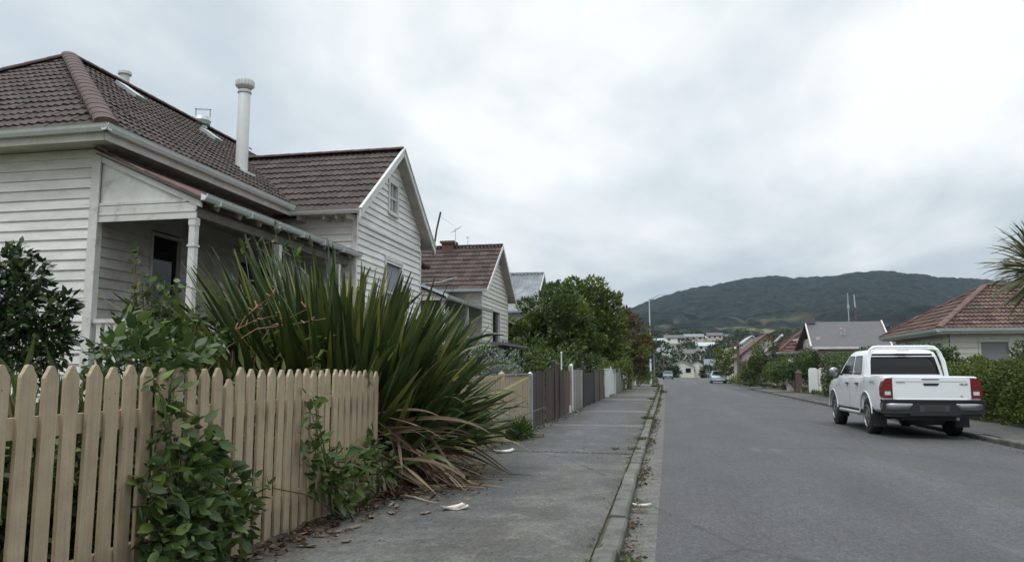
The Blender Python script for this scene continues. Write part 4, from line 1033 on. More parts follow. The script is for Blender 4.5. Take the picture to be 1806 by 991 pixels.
board_fence('board_fence', 'pale weathered grey paling fence beside the near-black gate', 'fence', 24.0, 27.0, 1.40, 'greywood', .12, .004, .01, posts=((23.9, 1.55),), postm='gatewhite')
board_fence('timber_gate', 'near-black gate with a heavy dark post past the grey palings', 'gate', 27.3, 31.0, 1.30, 'darkpaint', .10, .05, .02, posts=((27.2, 1.68), (31.1, 1.5)), postm='darkpaint')
board_fence('board_fence', 'brown board fence between the near-black gate and the white gate', 'fence', 31.3, 36.0, 1.36, 'brownwood2', .25, .01, .04, posts=((33.5, 1.5),))
# white gate with shaped top and its posts
t = thing('white_gate', 'bright white garden gate with a pointed top on the left footpath', 'gate', (-3.0, 40, .1))
mb = MB(); x = -2.98
for i, yy in enumerate(np.arange(38.6, 43.4, .24)):
    u = (yy - 38.6) / 4.8; zt = 1.2 + .42 * max(0, 1 - abs(u - .5) * 2.2); picket(mb, x, yy + .1, .22, .03, .15, zt, False)
wbuild(mb, 'boards', M['gatewhite'], t)
for yy in (38.4, 43.6):
    mb = MB(); mb.box(x - .1, x + .1, yy - .1, yy + .1, .05, 1.45); mb.box(x - .13, x + .13, yy - .13, yy + .13, 1.45, 1.5); wbuild(mb, 'post', M['gatewhite'], t)
board_fence('board_fence', 'dim grey slatted fence just past the white gate', 'fence', 44, 52, 1.3, 'greywood', .16, .05, .02, posts=((48, 1.5),))
board_fence('picket_fence', 'far white picket fence in front of the reddish tree', 'fence', 55, 63, 1.35, 'gatewhite', .14, .10, .05, posts=((59, 1.5),))
board_fence('picket_fence', 'farthest white pickets beside the grey lamp post', 'fence', 66, 73, 1.35, 'gatewhite', .16, .16, .05)
t = thing('pipe_post', 'thin pale grey pipe standing up behind the dark brown fence', 'post', (-3.35, 22.4, .1))
mb = MB(); p = at(990, 617, 22.4); mb.tube([(p.x, 22.4, .0), (p.x, 22.4, 1.9)], .022, 10); mb.lathe((p.x, 22.4, 1.88), [(.028, 0), (.028, .04), (.01, .05)], 10); wbuild(mb, 'pipe', M['gutterm'], t)

# ------------------------------------------------------------------ flax
def straps(name, material, parent, specs, base, nseg=11):
    V = []; Fc = []
    for (b, az_, el, L, w, bend, tw, sag) in specs:
        n0 = len(V); p = Vector(b); a = el
        hd = Vector((math.cos(az_), math.sin(az_), 0)); sdv = Vector((-math.sin(az_), math.cos(az_), 0))
        for i in range(nseg + 1):
            t = i / nseg
            d = hd * math.sin(a) + Zv * math.cos(a); nn = d.cross(sdv)
            s2 = (sdv * math.cos(tw * (1 + t)) + nn * math.sin(tw * (1 + t)))
            ww = w * (min(1, .55 + 1.6 * t) if t < .3 else 1.0 if t < .55 else max(.03, (1 - t) / .45) ** .65) * .5
            up_ = s2.cross(d); k = .35 * ww
            V += [p - s2 * ww + up_ * k, p - up_ * k * .3, p + s2 * ww + up_ * k]
            p = p + d * (L / nseg); a += bend / nseg * (0.3 + 1.8 * t) + (sag if t > .6 else 0)
            if p.z < .12: p.z = .12 + random.random() * .02; a = math.pi / 2 
        for i in range(nseg):
            q = n0 + i * 3; Fc += [(q, q + 1, q + 4, q + 3), (q + 1, q + 2, q + 5, q + 4)]
    me = bpy.data.meshes.new(name); bv = Vector(base); me.from_pydata([v - bv for v in V], [], Fc); me.materials.append(material)
    me.polygons.foreach_set('use_smooth', [True] * len(Fc)); me.update()
    o = bpy.data.objects.new(name, me); COL.objects.link(o); o.parent = parent; return o
FLAXX = 0
fl = thing('flax_bush', 'huge clump of upright sword-shaped flax leaves bursting past the end of the picket fence', 'bush', (-3.6, 8.9, .1))
rf = random.Random(21); sp = []
for k in range(1000):
    q = rf.random() ** .5; a0 = rf.uniform(0, 2 * math.pi); fx = -3.95 + .62 * q * math.cos(a0); fy_ = 8.95 + .6 * q * math.sin(a0)
    if fx > -3.08: fx = -3.08 - rf.random() * .2
    az_ = a0 + rf.gauss(0, .55); el = max(.02, .03 + .98 * (q * rf.uniform(.45, 1.0)) ** 1.15 + rf.gauss(0, .05)); side = max(0, math.cos(az_))
    L = rf.uniform(1.9, 2.8) * (1 - .22 * side * math.sin(el)) * (1.0 - .04 * rf.random()); 
    if math.cos(az_) < -.3: L *= 1.12
    sp.append(((fx, fy_, .1), az_, el, L, rf.uniform(.075, .13), rf.uniform(.02, .26) + .35 * max(0, el - .75), rf.gauss(0, .35), 0.0 if rf.random() < .90 else rf.uniform(.1, .4)))
# leaves reaching out over the footpath
for k in range(170):
    sp.append(((rf.uniform(-3.4, -3.02), rf.uniform(8.0, 9.6), .15), rf.uniform(-.6, 1.2), rf.uniform(.35, 1.1), rf.uniform(1.1, 1.75), rf.uniform(.06, .11), rf.uniform(.1, .8), rf.gauss(0, .3), 0 if rf.random() < .7 else .2))
straps('green_leaves', M['flax'], fl, sp, fl.location)
sp = []
for k in range(210):
    a = rf.uniform(-1.25, 1.1); sp.append(((rf.uniform(-3.25, -2.95), rf.uniform(7.75, 9.4), rf.uniform(.3, .95)), a, rf.uniform(1.3, 2.8), rf.uniform(.6, 1.6), rf.uniform(.014, .045), rf.uniform(-.1, .7), rf.gauss(0, .9), .02))
straps('dead_leaves', M['flaxdry'], fl, sp, fl.location)
mb = MB()
for k in range(5):
    b = Vector((rf.uniform(-5.0, -4.4), rf.uniform(7.0, 8.0), 1.0)); e = at(rf.uniform(470, 590), rf.uniform(480, 560), b.y + .2); m_ = b.lerp(e, .5) + Vector((-.16, 0, .22))
    pts = [b.lerp(m_, t / 5 * 2) if t <= 2.5 else m_.lerp(e, (t / 5 - .5) * 2) for t in range(6)]; pts = [p + Vector((rf.uniform(-.02, .02), 0, rf.uniform(-.02, .02) + .05 * math.sin(math.pi * i_ / 5))) for i_, p in enumerate(pts)]
    mb.tube(pts, [.009, .009, .008, .007, .005, .003], 5)
    for j in range(7):
        q = m_.lerp(e, .15 + .85 * rf.random()) + Vector((0, 0, .03)); mb.tube([q, q + Vector((rf.uniform(-.07, .07), rf.uniform(-.07, .07), rf.uniform(-.03, .09)))], [.006, .010], 4)
wbuild(mb, 'dry_flower_stalks', M['drystalk'], fl)

# ------------------------------------------------------------------ creepers on the fence and garden shrubs
def atX(px, py, X_):
    d = at(px, py, 1.0) - Vector((0, 0, H_)); return Vector((0, 0, H_)) + d * (X_ / d.x)
def blob_plant(name, label, cat, base, blobs, leaf, m, dens=90, wr=.55, kind=8, stem='stem', curl=.12, fold=.06, group=None, up=.1, outd=(1, 0, 0), depth=.6, extra=None, down=0):
    t = thing(name, label, cat, base, 0, group); P = []; D = []
    for c, r in blobs:
        n = max(6, int(dens * (r / .2) ** 2)); q = rng.normal(size=(n, 3)); q /= np.linalg.norm(q, axis=1, keepdims=True)
        rr = r * (.35 + .7 * rng.random((n, 1)) ** .7); p = np.array(c) + q * rr * np.array([depth, 1, 1]); P.append(p)
        D.append(q * .7 + rng.normal(size=(n, 3)) * .5 + np.array(outd) * .45 + np.array([0, 0, up - down]))
    P = np.concatenate(P); D = np.concatenate(D); k = P[:, 2] > .12; P = P[k]; D = D[k]
    leaves('leaves', M[m], t, P, D, leaf * (.35 + 1.05 * rng.random(len(P)) ** 1.3), wr, fold, kind, base=base, curl=curl)
    if extra:
        e = rng.random(len(P)) < .12; leaves('pale_leaves', M[extra], t, P[e] + rng.normal(size=(e.sum(), 3)) * .03, D[e], leaf * .8, wr, fold, kind, base=base, curl=curl)
    mb = MB(); b = Vector(base)
    for c, r in blobs:
        c = Vector(c); mb.tube([b + Vector((random.uniform(-.05, .05), random.uniform(-.08, .08), -.03)), b.lerp(c, .5) + Vector((random.uniform(-.04, .04), random.uniform(-.08, .08), random.uniform(0, .08))), c, c + Vector((random.uniform(-.05, .05), random.uniform(-.05, .05), r * .4))], [.009, .007, .004, .002], 5)
    wbuild(mb, 'stem', M[stem], t); return t
XF = FX + .10
B1 = [(atX(px, py, XF + dx), r) for px, py, r, dx in ((345, 800, .20, .0), (320, 860, .24, .06), (395, 865, .20, .05), (430, 885, .15, .06), (300, 770, .13, 0), (370, 920, .20, .08), (330, 920, .24, .1), (300, 960, .2, .1), (420, 930, .15, .08), (265, 870, .12, 0),
      (290, 715, .05, 0), (278, 680, .06, .0), (300, 740, .07, 0), (345, 745, .05, 0), (380, 800, .12, 0), (262, 955, .10, 0), (360, 975, .15, .1))]
blob_plant('creeper', 'leafy dark green creeper sprawling over the front of the near picket fence', 'creeper', tuple(atX(320, 985, XF)), B1, .095, 'vine', 105, .58, extra='vine2', curl=.18, down=.25)
B2 = [(atX(px, py, XF + dx), r) for px, py, r, dx in ((552, 700, .05, 0), (550, 730, .08, 0), (545, 765, .12, 0), (560, 800, .16, 0), (590, 820, .18, .04), (625, 815, .18, .05), (655, 800, .16, .05), (600, 860, .16, .1), (640, 850, .16, .08), (680, 825, .14, .1), (565, 850, .14, 0), (610, 890, .10, .08), (665, 780, .12, .0), (480, 860, .05, 0))]
blob_plant('creeper', 'lighter green bramble creeper low on the picket fence beside the flax', 'creeper', tuple(atX(600, 905, XF)), B2, .095, 'rose', 80, .62, extra='vine2', curl=.15, down=.1)
B3 = [(atX(px, py, FX - .05 + dx), r) for px, py, r, dx in ((260, 640, .10, 0), (285, 625, .16, -.1), (245, 615, .14, -.1), (305, 655, .08, 0.05), (320, 640, .10, 0), (300, 690, .06, .1), (200, 625, .13, -.2), (345, 630, .11, -.1), (225, 590, .13, -.25))]
blob_plant('creeper', 'broad-leaved creeper spilling over the picket tops in front of the verandah', 'creeper', tuple(atX(280, 780, FX - .12)), B3, .095, 'vine', 110, .6, curl=.15)
# tall rose with bare lower stems against the verandah
Yr = 6.4
B4 = [(at(px, py, Yr + dy), r) for px, py, r, dy in ((236, 447, .05, 0), (240, 465, .06, 0), (250, 490, .06, 0), (262, 505, .08, 0), (290, 500, .07, 0), (305, 515, .10, .1), (240, 520, .10, 0), (255, 545, .14, 0), (285, 545, .14, .1), (230, 570, .12, 0), (265, 585, .2, 0), (300, 580, .15, .2), (215, 605, .16, 0), (330, 600, .2, .2), (180, 610, .14, .2), (350, 560, .08, .2), (365, 615, .16, .2), (385, 590, .09, .2), (300, 620, .22, .1), (240, 630, .2, 0), (165, 640, .12, .1))]
blob_plant('rose_bush', 'leggy rose bush with tall thin shoots in front of the verandah rail', 'bush', tuple(Vector((at(270, 640, Yr).x, Yr, .15))), B4, .09, 'rose', 95, .6, extra='vine2', curl=.1, stem='redstem')
Yc = 6.3
B5 = [(at(px, py, Yc + dy), r) for px, py, r, dy in ((10, 470, .18, 0), (35, 450, .12, 0), (15, 520, .28, 0), (55, 490, .2, 0), (60, 545, .26, 0), (0, 580, .3, 0), (85, 580, .2, 0), (110, 545, .13, 0), (122, 535, .10, 0), (100, 610, .2, 0), (30, 620, .3, 0), (-30, 500, .3, .2), (-40, 580, .4, .2), (118, 590, .10, 0), (75, 470, .07, 0), (25, 440, .05, 0), (60, 640, .2, 0))]
blob_plant('camellia_bush', 'dark glossy-leaved shrub at the far left in front of the house wall', 'bush', tuple(Vector((at(40, 640, Yc).x, Yc, .15))), B5, .085, 'camellia', 230, .52, curl=.08, stem='bark', extra='rose')
B6 = [(at(px, py, 7.6), r) for px, py, r in ((430, 625, .12), (465, 610, .14), (500, 625, .14), (535, 615, .12), (445, 590, .08), (480, 645, .15), (410, 640, .12), (560, 605, .08))]
blob_plant('arching_plant', 'pale green plant with long drooping leaves in front of the flax', 'plant', tuple(Vector((at(480, 645, 7.6).x, 7.6, .15))), B6, .22, 'lime', 26, .22, curl=.3, stem='redstem', depth=1)
B7 = [(at(px, py, 7.3), r) for px, py, r in ((553, 625, .04), (556, 640, .05), (548, 650, .05))]
blob_plant('arching_plant', 'small yellow-green sprig standing just above the picket tops', 'plant', tuple(Vector((at(552, 650, 7.3).x, 7.3, .15))), B7, .07, 'lime', 120, .4, curl=.1)
B8 = [(at(px, py, 9.9), r) for px, py, r in ((486, 400, .03), (480, 425, .06), (455, 432, .07), (430, 432, .04), (500, 440, .04), (520, 455, .03))]
blob_plant('tall_climber', 'thin climbing shoot reaching up to the verandah gutter above the flax', 'creeper', tuple(Vector((at(500, 620, 9.9).x, 9.9, .15))), B8, .14, 'rose', 40, .4, curl=.1)
bush('silver_shrub', 'silvery grey shrub behind the closed beige fence near the carport', 'bush', (-3.65, 15.6, .1), (.62, .9, .95), 34, 170, .24, .06, 'silver', group=None)
bush('low_weed', 'bright green weedy plant growing at the foot of the beige fence', 'plant', tuple(Vector((-2.78, 14.3, .1))), (.14, .35, .17), 8, 60, .12, .12, 'rose', kind=5, wr=.22, stems=3)
# loose growth behind the pickets
P = rng.random((5200, 3)) * np.array([.8, 6.3, 1.0]) + np.array([-4.12, 1.3, .15]); P[:, 2] *= .35 + .75 * rng.random(len(P)); P[:, 2] += .1
o = leaves('garden_growth', M['grass'], None, P, rng.normal(size=P.shape) * .6 + np.array([0, 0, .9]), .12 + .22 * rng.random(len(P)), .16, kind=5); tag(o, 'loose grass and weeds behind the picket fence', 'undergrowth', kind='stuff')
P = rng.random((9000, 3)) * np.array([.95, 6.2, 1.0]) + np.array([-4.1, 1.2, .15])
P[:, 2] += .12 * np.sin(P[:, 1] * 3) 
o = leaves('garden_growth', M['vine'], None, P, rng.normal(size=P.shape) + np.array([0, 0, .3]), .05 + .05 * rng.random(len(P)), .6, kind=5); tag(o, 'dark leafy ground cover behind the picket fence', 'undergrowth', kind='stuff')

# ------------------------------------------------------------------ trees on the left
a = at(975, 585, 35)
tree('green_tree', 'spreading mid-green tree over the fences, nearer of the two beside the grey-roofed house', 'tree', (a.x, 35, .1), 1.6, (a.x, 35, 3.25), (2.0, 2.2, 1.75), 46, 430, .50, .15, 'tree_b', extra_m='tree_a')
a = at(1028, 570, 43)
tree('green_tree', 'tallest bright green tree on the left, standing above the white gate', 'tree', (a.x, 43, .1), 1.8, (a.x, 43, 3.75), (1.75, 2.4, 2.3), 50, 430, .56, .17, 'tree_a', extra_m='tree_b')
a = at(1108, 600, 56)
tree('bronze_tree', 'reddish brown leafy tree between the green trees and the lamp post', 'tree', (a.x, 56, .1), 1.5, (a.x, 56, 3.3), (1.65, 2.4, 2.3), 60, 260, .5, .17, 'redtree', extra_m='lime')
a = at(1090, 650, 50)
bush('green_shrub', 'low yellowish green shrub below the bronze tree', 'bush', (a.x - .1, 50, .1), (1.1, 1.6, 1.3), 26, 220, .45, .13, 'lime')
a = at(1125, 650, 66)
bush('green_shrub', 'rounded mid-green shrub beside the lamp post', 'bush', (a.x, 66, .1), (1.0, 2.0, 1.35), 26, 200, .45, .14, 'tree_b')
a = at(935, 600, 27)
bush('green_shrub', 'dark shrub under the trees behind the near-black gate', 'bush', (-4.9, 28, .1), (1.3, 3.4, 1.15), 40, 220, .5, .12, 'tree_b')
bush('green_shrub', 'dark shrub in the shade behind the white gate', 'bush', (-4.8, 41, .1), (1.3, 4.4, 1.2), 40, 200, .55, .14, 'tree_b')
bush('green_shrub', 'shrub growing low against the second house behind the beige fence', 'bush', (-5.4, 21.5, .1), (.9, 2.2, .85), 30, 160, .35, .10, 'tree_b')

# ------------------------------------------------------------------ right-hand planting
hedge('clipped_hedge', 'tall light green hedge along the footpath beside the white pickup', (8.5, 20, .1), 7.75, 9.5, 12.5, 26.5, 1.52, 36000, .072, 'hedge', .07, top=.03)
hedge('clipped_hedge', 'darker green hedge in front of the pink charcoal-roofed house', (8.5, 35, .1), 7.8, 9.4, 27.2, 43.0, 2.08, 30000, .09, 'hedged', .10, top=.04)
bush('grey_green_shrub', 'rounded grey-green shrub at the right edge under the bungalow window', 'bush', (10.9, 24.5, .1), (1.25, 1.3, 1.15), 40, 260, .4, .09, 'bluegreen')
bush('green_shrub', 'small yellowish bush just behind the hedge by the bungalow corner', 'bush', (9.9, 27.4, .1), (.8, .8, .95), 22, 200, .35, .09, 'lime')
bush('green_shrub', 'dark bush at the right picture edge below the cabbage tree', 'bush', (11.9, 26.6, .1), (1.2, 1.0, 1.35), 30, 220, .4, .09, 'tree_b')
# cabbage tree
ct = thing('cabbage_tree', 'cabbage tree with drooping sword leaves at the right edge', 'tree', (at(1832, 470, 19.5).x, 19.5, .1))
cx = ct.location.x; mb = MB(); mb.tube([(cx, 19.5, 0), (cx + .05, 19.5, 2.0), (cx, 19.5, 3.6)], [.17, .14, .12], 9); wbuild(mb, 'trunk', M['bark'], ct)
sp = []
for k in range(360):
    a = rf.uniform(0, 2 * math.pi); el = rf.uniform(0, 2.4); hz = at(1800, 468, 19.5).z
    sp.append(((cx + math.cos(a) * .08, 19.5 + math.sin(a) * .08, hz - .25 * max(0, el - 1.0) + rf.uniform(-.1, .1)), a, el, rf.uniform(.8, 1.25), .045, rf.uniform(.3, 1.0) * (1 if el < 1.8 else .3), rf.gauss(0, .5), 0))
straps('crown', M['cabbage'], ct, sp, ct.location, 7)
sp = []
for k in range(90):
    a = rf.uniform(0, 2 * math.pi); sp.append(((cx, 19.5, rf.uniform(3.0, 3.8)), a, rf.uniform(2.2, 2.9), rf.uniform(.7, 1.1), .04, .3, 0, 0))
straps('dead_leaves', M['flaxdry'], ct, sp, ct.location, 6)
mb = MB(); hz = at(1800, 468, 19.5).z
for k in range(5):
    e = at(1735 + k * 12, 470 - 22 * (k % 3), 19.5 + .1 * k); mb.tube([(cx, 19.5, hz), ((cx + e.x) / 2, 19.5, max(hz, e.z) + .15), tuple(e)], [.02, .014, .006], 5)
wbuild(mb, 'flower_stalks', M['bark'], ct)

a = at(1348, 645, 60); bush('round_bush', 'round palm-like green bush left of the pink gatepost', 'bush', (a.x, 60, .1), (1.3, 1.3, 1.75), 40, 220, .45, .14, 'tree_b')
a = at(1383, 660, 55); bush('green_shrub', 'light green bush touching the pinkish gatepost', 'bush', (a.x, 55.5, .1), (.85, 1.1, 1.2), 28, 200, .4, .11, 'lime')
a = at(1425, 640, 50.5); bush('pink_shrub', 'bushy shrub with pinkish bronze flowers above the white gate', 'bush', (a.x + .1, 51, .1), (1.3, 1.0, 1.35), 34, 200, .4, .11, 'pinkflower', lowcut=.15)
a = at(1420, 655, 49.5); bush('dark_shrub', 'dark green shrub behind the two brown posts', 'bush', (a.x - .3, 50, .1), (1.5, .9, 1.2), 34, 200, .4, .12, 'hedged')
a = at(1312, 676, 74); bush('low_shrub', 'low pale shrub on the verge before the timber power pole', 'bush', (a.x, 74, .1), (1.3, 2.2, .55), 22, 130, .3, .13, 'lime')
a = at(1335, 676, 68); bush('low_shrub', 'low grey-green shrub between the pole and the round bush', 'bush', (a.x, 68, .1), (1.2, 1.8, .6), 22, 130, .3, .12, 'bluegreen')
a = at(1288, 645, 92); bush('green_shrub', 'bright green hedge-like bush left of the timber power pole', 'bush', (a.x, 92, .1), (1.8, 3, 1.9), 36, 160, .6, .2, 'hedge')
a = at(1325, 655, 80); bush('red_shrub', 'dusky red shrub just right of the timber power pole', 'bush', (a.x, 80, .1), (1.2, 1.6, 1.35), 24, 140, .5, .17, 'redtree')
# gateposts and white gate on the right
t = thing('white_gate', 'pair of white panelled gates on the right footpath beyond the hedge', 'gate', (8.1, 46.5, .1))
for x0 in (7.85, 8.38):
    mb = MB(); mb.box(x0, x0 + .5, 46.4, 46.5, .15, 1.45); mb.box(x0 + .06, x0 + .12, 46.37, 46.4, .25, 1.35); mb.box(x0 + .38, x0 + .44, 46.37, 46.4, .25, 1.35); mb.box(x0 + .21, x0 + .29, 46.37, 46.4, .25, 1.35)
    mb.prism([(x0, 46.41, 1.45), (x0 + .5, 46.41, 1.45), (x0 + .4, 46.41, 1.56), (x0 + .1, 46.41, 1.56)], (0, .06, 0)); wbuild(mb, 'gate_leaf', M['gatewhite'], t)
mb = MB(); mb.box(8.92, 9.25, 46.2, 46.5, .1, 1.5); mb.box(8.88, 9.29, 46.16, 46.54, 1.5, 1.57); wbuild(mb, 'post', M['white2'], t)
for x, y, h_, w, m, lb in ((7.75, 52.5, 1.9, .42, 'pinkwall', 'pinkish rendered gatepost with pointed top right of the round bush'), (7.7, 49.0, 1.25, .34, 'brownwood2', 'stout brown timber post left of the white gates'), (7.72, 50.4, 1.2, .16, 'greywood', 'thin grey post between the pink gatepost and the brown post')):
    t = thing('gatepost', lb, 'post', (x, y, .1)); mb = MB(); mb.box(x - w / 2, x + w / 2, y - w / 2, y + w / 2, 0, h_)
    mb.hexa([(x - w * .6, y - w * .6, h_), (x + w * .6, y - w * .6, h_), (x + w * .6, y + w * .6, h_), (x - w * .6, y + w * .6, h_)], [(x - .03, y - .03, h_ + w * .7), (x + .03, y - .03, h_ + w * .7), (x + .03, y + .03, h_ + w * .7), (x - .03, y + .03, h_ + w * .7)]); wbuild(mb, 'shaft', M[m], t)

# ------------------------------------------------------------------ poles, lamps, aerials
def lamp(px, pyb, pyt, Y_, arm, label, m='galv', r=.09, zb=.1, armz=0):
    a = at(px, pyt, Y_); t = thing('street_lamp', label, 'street lamp', (a.x, Y_, zb)); mb = MB()
    mb.tube([(a.x, Y_, 0), (a.x, Y_, 1.2), (a.x, Y_, 1.21), (a.x, Y_, a.z)], [r * 1.3, r * 1.3, r, r * .7], 10); wbuild(mb, 'pole', M[m], t)
    b = at(arm[0], arm[1], Y_ - .3); mb = MB(); mb.tube([(a.x, Y_, a.z - .1), (a.x + .3, Y_, a.z + armz + .05), tuple(b)], [.05, .045, .04], 8); wbuild(mb, 'arm', M[m], t)
    mb = MB(); d = (b - Vector((a.x, Y_, a.z + armz))).normalized(); mb.hexa([b + Vector((-.05, -.12, -.06)), b + Vector((.75, -.14, -.06 + d.z * .8)), b + Vector((.75, .14, -.06 + d.z * .8)), b + Vector((-.05, .12, -.06))], [b + Vector((0, -.08, .06)), b + Vector((.65, -.09, .05 + d.z * .7)), b + Vector((.65, .09, .05 + d.z * .7)), b + Vector((0, .08, .06))])
    wbuild(mb, 'lamp_head', M[m], t)
lamp(1145, 676, 527, 74, (1160, 521), 'tall slim grey street lamp at the end of the left footpath')
lamp(1153, 668, 602, 118, (1180, 597), 'shorter far street lamp with a long horizontal arm', 'pole', .12)
def utility(px, Y_, pyt, label, m='pole', r=.14, arms=((0, 1.2),), lean=0):
    a = at(px, pyt, Y_); t = thing('power_pole', label, 'power pole', (a.x, Y_, .1)); mb = MB(); mb.tube([(a.x, Y_, 0), (a.x + lean, Y_, a.z)], [r, r * .75], 9); wbuild(mb, 'pole', M[m], t)
    for dz, w in arms:
        mb = MB(); mb.box(a.x - w + lean, a.x + w + lean, Y_ - .2, Y_ - .1, a.z - .5 - dz, a.z - .36 - dz)
        for k in (-.9, -.45, .45, .9): mb.lathe((a.x + k * w + lean, Y_ - .15, a.z - .36 - dz), [(.05, 0), (.07, .08), (.04, .2)], 6)
        wbuild(mb, 'crossarm', M[m], t)
utility(1092, 66, 513, 'dark power pole with a crossarm rising behind the trees', 'pole', .16, ((0, .35), (.5, .25)))
utility(1301, 78, 600, 'weathered timber power pole on the right verge', 'pole', .17, ((.1, .45),))
t = thing('radio_mast', 'white-tipped mast rising behind the charcoal roof', 'mast', (at(1509, 560, 80).x, 80, .1)); p = t.location
mb = MB(); mb.tube([(p.x, 80, 0), (p.x, 80, at(0, 565, 80).z)], [.16, .12], 8); wbuild(mb, 'pole', M['pole'], t)
mb = MB(); mb.tube([(p.x, 80, at(0, 566, 80).z), (p.x + .02, 80, at(1509, 545, 80).z), (p.x - .05, 80, at(1509, 519, 80).z)], [.13, .09, .02], 8); wbuild(mb, 'tip', M['gatewhite'], t)
t = thing('radio_mast', 'short pale aerial left of the white-tipped mast', 'mast', (at(1497, 560, 80).x, 80, .1)); p = t.location
mb = MB(); mb.tube([(p.x, 80, 0), (p.x, 80, at(0, 545, 80).z)], .05, 6); mb.lathe((p.x, 80, at(1497, 543, 80).z), [(.02, -.2), (.12, 0), (.1, .25), (.02, .4)], 8); wbuild(mb, 'pole', M['galv'], t)
def wire_thing(name, label, cat, pts, m, r=.015, loc=None):
    t = thing(name, label, cat, loc or pts[0]); mb = MB(); mb.tube(pts, r, 5); wbuild(mb, 'rod' if cat == 'aerial' else 'wire', M[m], t); return t
t = wire_thing('roof_aerial', 'dark leaning pole aerial rising beside the second house chimney', 'aerial', [at(763, 450, 24.5), at(770, 405, 24.5), at(777, 374, 24.5)], 'pole', .035)
q = at(777, 382, 24.5); mb = MB(); mb.bar(q, at(800, 398, 24.4), .008, .008); wbuild(mb, 'stay_wire', M['zinc'], t)
t = wire_thing('roof_aerial', 'small spiky television aerial above the brick chimney', 'aerial', [at(803, 432, 29), at(803, 402, 29)], 'zinc', .012)
mb = MB(); a0, b0 = at(797, 410, 29), at(812, 401, 29); mb.bar(a0, b0, .018, .018)
for k in range(6): c = a0.lerp(b0, k / 5); mb.bar(c + Vector((0, -.25, -.08)), c + Vector((0, .25, .12)), .012, .012)
wbuild(mb, 'elements', M['zinc'], t)
t = wire_thing('roof_aerial', 'thin short aerial on the second house ridge', 'aerial', [at(825, 431, 29.8), at(825, 417, 29.8)], 'zinc', .012); mb = MB(); c = at(825, 419, 29.8); mb.bar(c - X * .08, c + X * .08, .02, .02); wbuild(mb, 'elements', M['zinc'], t)
a0 = Vector((-6.6, 20.1, 3.75)); b0 = at(805, 489, 25)
wire_thing('service_wire', 'pale service cable from the first house wing down to the second house', 'wire', [a0, a0.lerp(b0, .5) - Zv * .05, b0], 'galv', .016)

# ------------------------------------------------------------------ pickup truck
def text_mesh(name, s, size, m, parent, loc, rot, ext=.003):
    c = bpy.data.curves.new(name, 'FONT'); c.body = s; c.size = size; c.extrude = ext; c.align_x = 'CENTER'; c.align_y = 'CENTER'
    o = bpy.data.objects.new(name, c); me = bpy.data.meshes.new_from_object(o); bpy.data.objects.remove(o); bpy.data.curves.remove(c)
    me.name = name; me.materials.clear(); me.materials.append(M[m]); o = bpy.data.objects.new(name, me); COL.objects.link(o); o.parent = parent; o.location = loc; o.rotation_euler = rot; return o
def bake_bool(o, cutters):
    for c in cutters:
        md = o.modifiers.new('cut', 'BOOLEAN'); md.operation = 'DIFFERENCE'; md.object = c; md.solver = 'EXACT'
    bpy.context.view_layer.update(); dg = bpy.context.evaluated_depsgraph_get(); me = bpy.data.meshes.new_from_object(o.evaluated_get(dg))
    o.modifiers.clear(); o.data = me
    for p in me.polygons: p.use_smooth = True
    me.set_sharp_from_angle(angle=R(32))
def loft(mb, st, prof):
    rows = []
    for s in st: rows.append([Vector(p) for p in prof(*s)])
    mb.grid(rows, True, True); mb.face(list(reversed(rows[0]))); mb.face(rows[-1])
def body_prof(y, hw, zb, zt, sh=.05):
    h = [(hw - .07, zb), (hw - .015, zb + .05), (hw, (zb + .78) / 2), (hw + .0, .80), (hw - .012, .97), (hw - .03, zt - .09), (hw - sh, zt - .015), (hw - sh - .05, zt)]
    return [(x, y, z) for x, z in h] + [(-x, y, z) for x, z in reversed(h)]
def wheel(parent, x, y, z, r, w, side, spokes=6):
    mb = MB(); prof = [(r * .60, -w / 2 + .01), (r * .80, -w / 2), (r * .94, -w / 2 + .015), (r, -w / 2 + .05), (r, w / 2 - .05), (r * .94, w / 2 - .015), (r * .8, w / 2), (r * .60, w / 2 - .01)]
    mb.lathe((x, y, z), prof, 28, 'x'); t = mb.build('wheel', M['tyre'], parent)
    fx = x + side * (w / 2 - .035); mb = MB()
    mb.lathe((fx, y, z), [(r * .60, 0), (r * .60, side * .045), (r * .565, side * .05), (r * .53, side * .01), (r * .52, -side * .02)], 28, 'x')
    for k in range(spokes):
        a = k * 2 * math.pi / spokes; c, s = math.cos(a), math.sin(a); p0 = Vector((fx + side * .03, y + c * r * .12, z + s * r * .12)); p1 = Vector((fx + side * .012, y + c * r * .55, z + s * r * .55)); mb.bar(p0, p1, r * .17, .025, up=(side, 0, 0))
    mb.lathe((fx, y, z), [(r * .2, 0), (r * .2, side * .03), (r * .14, side * .05), (.01, side * .05)], 14, 'x')
    mb.build('rim', M['rim'], t, sharp=35)
    mb = MB(); mb.lathe((fx - side * .03, y, z), [(r * .52, 0), (r * .52, side * .002), (.01, side * .003)], 20, 'x'); mb.build('brake_disc', M['black'], t)
    return t
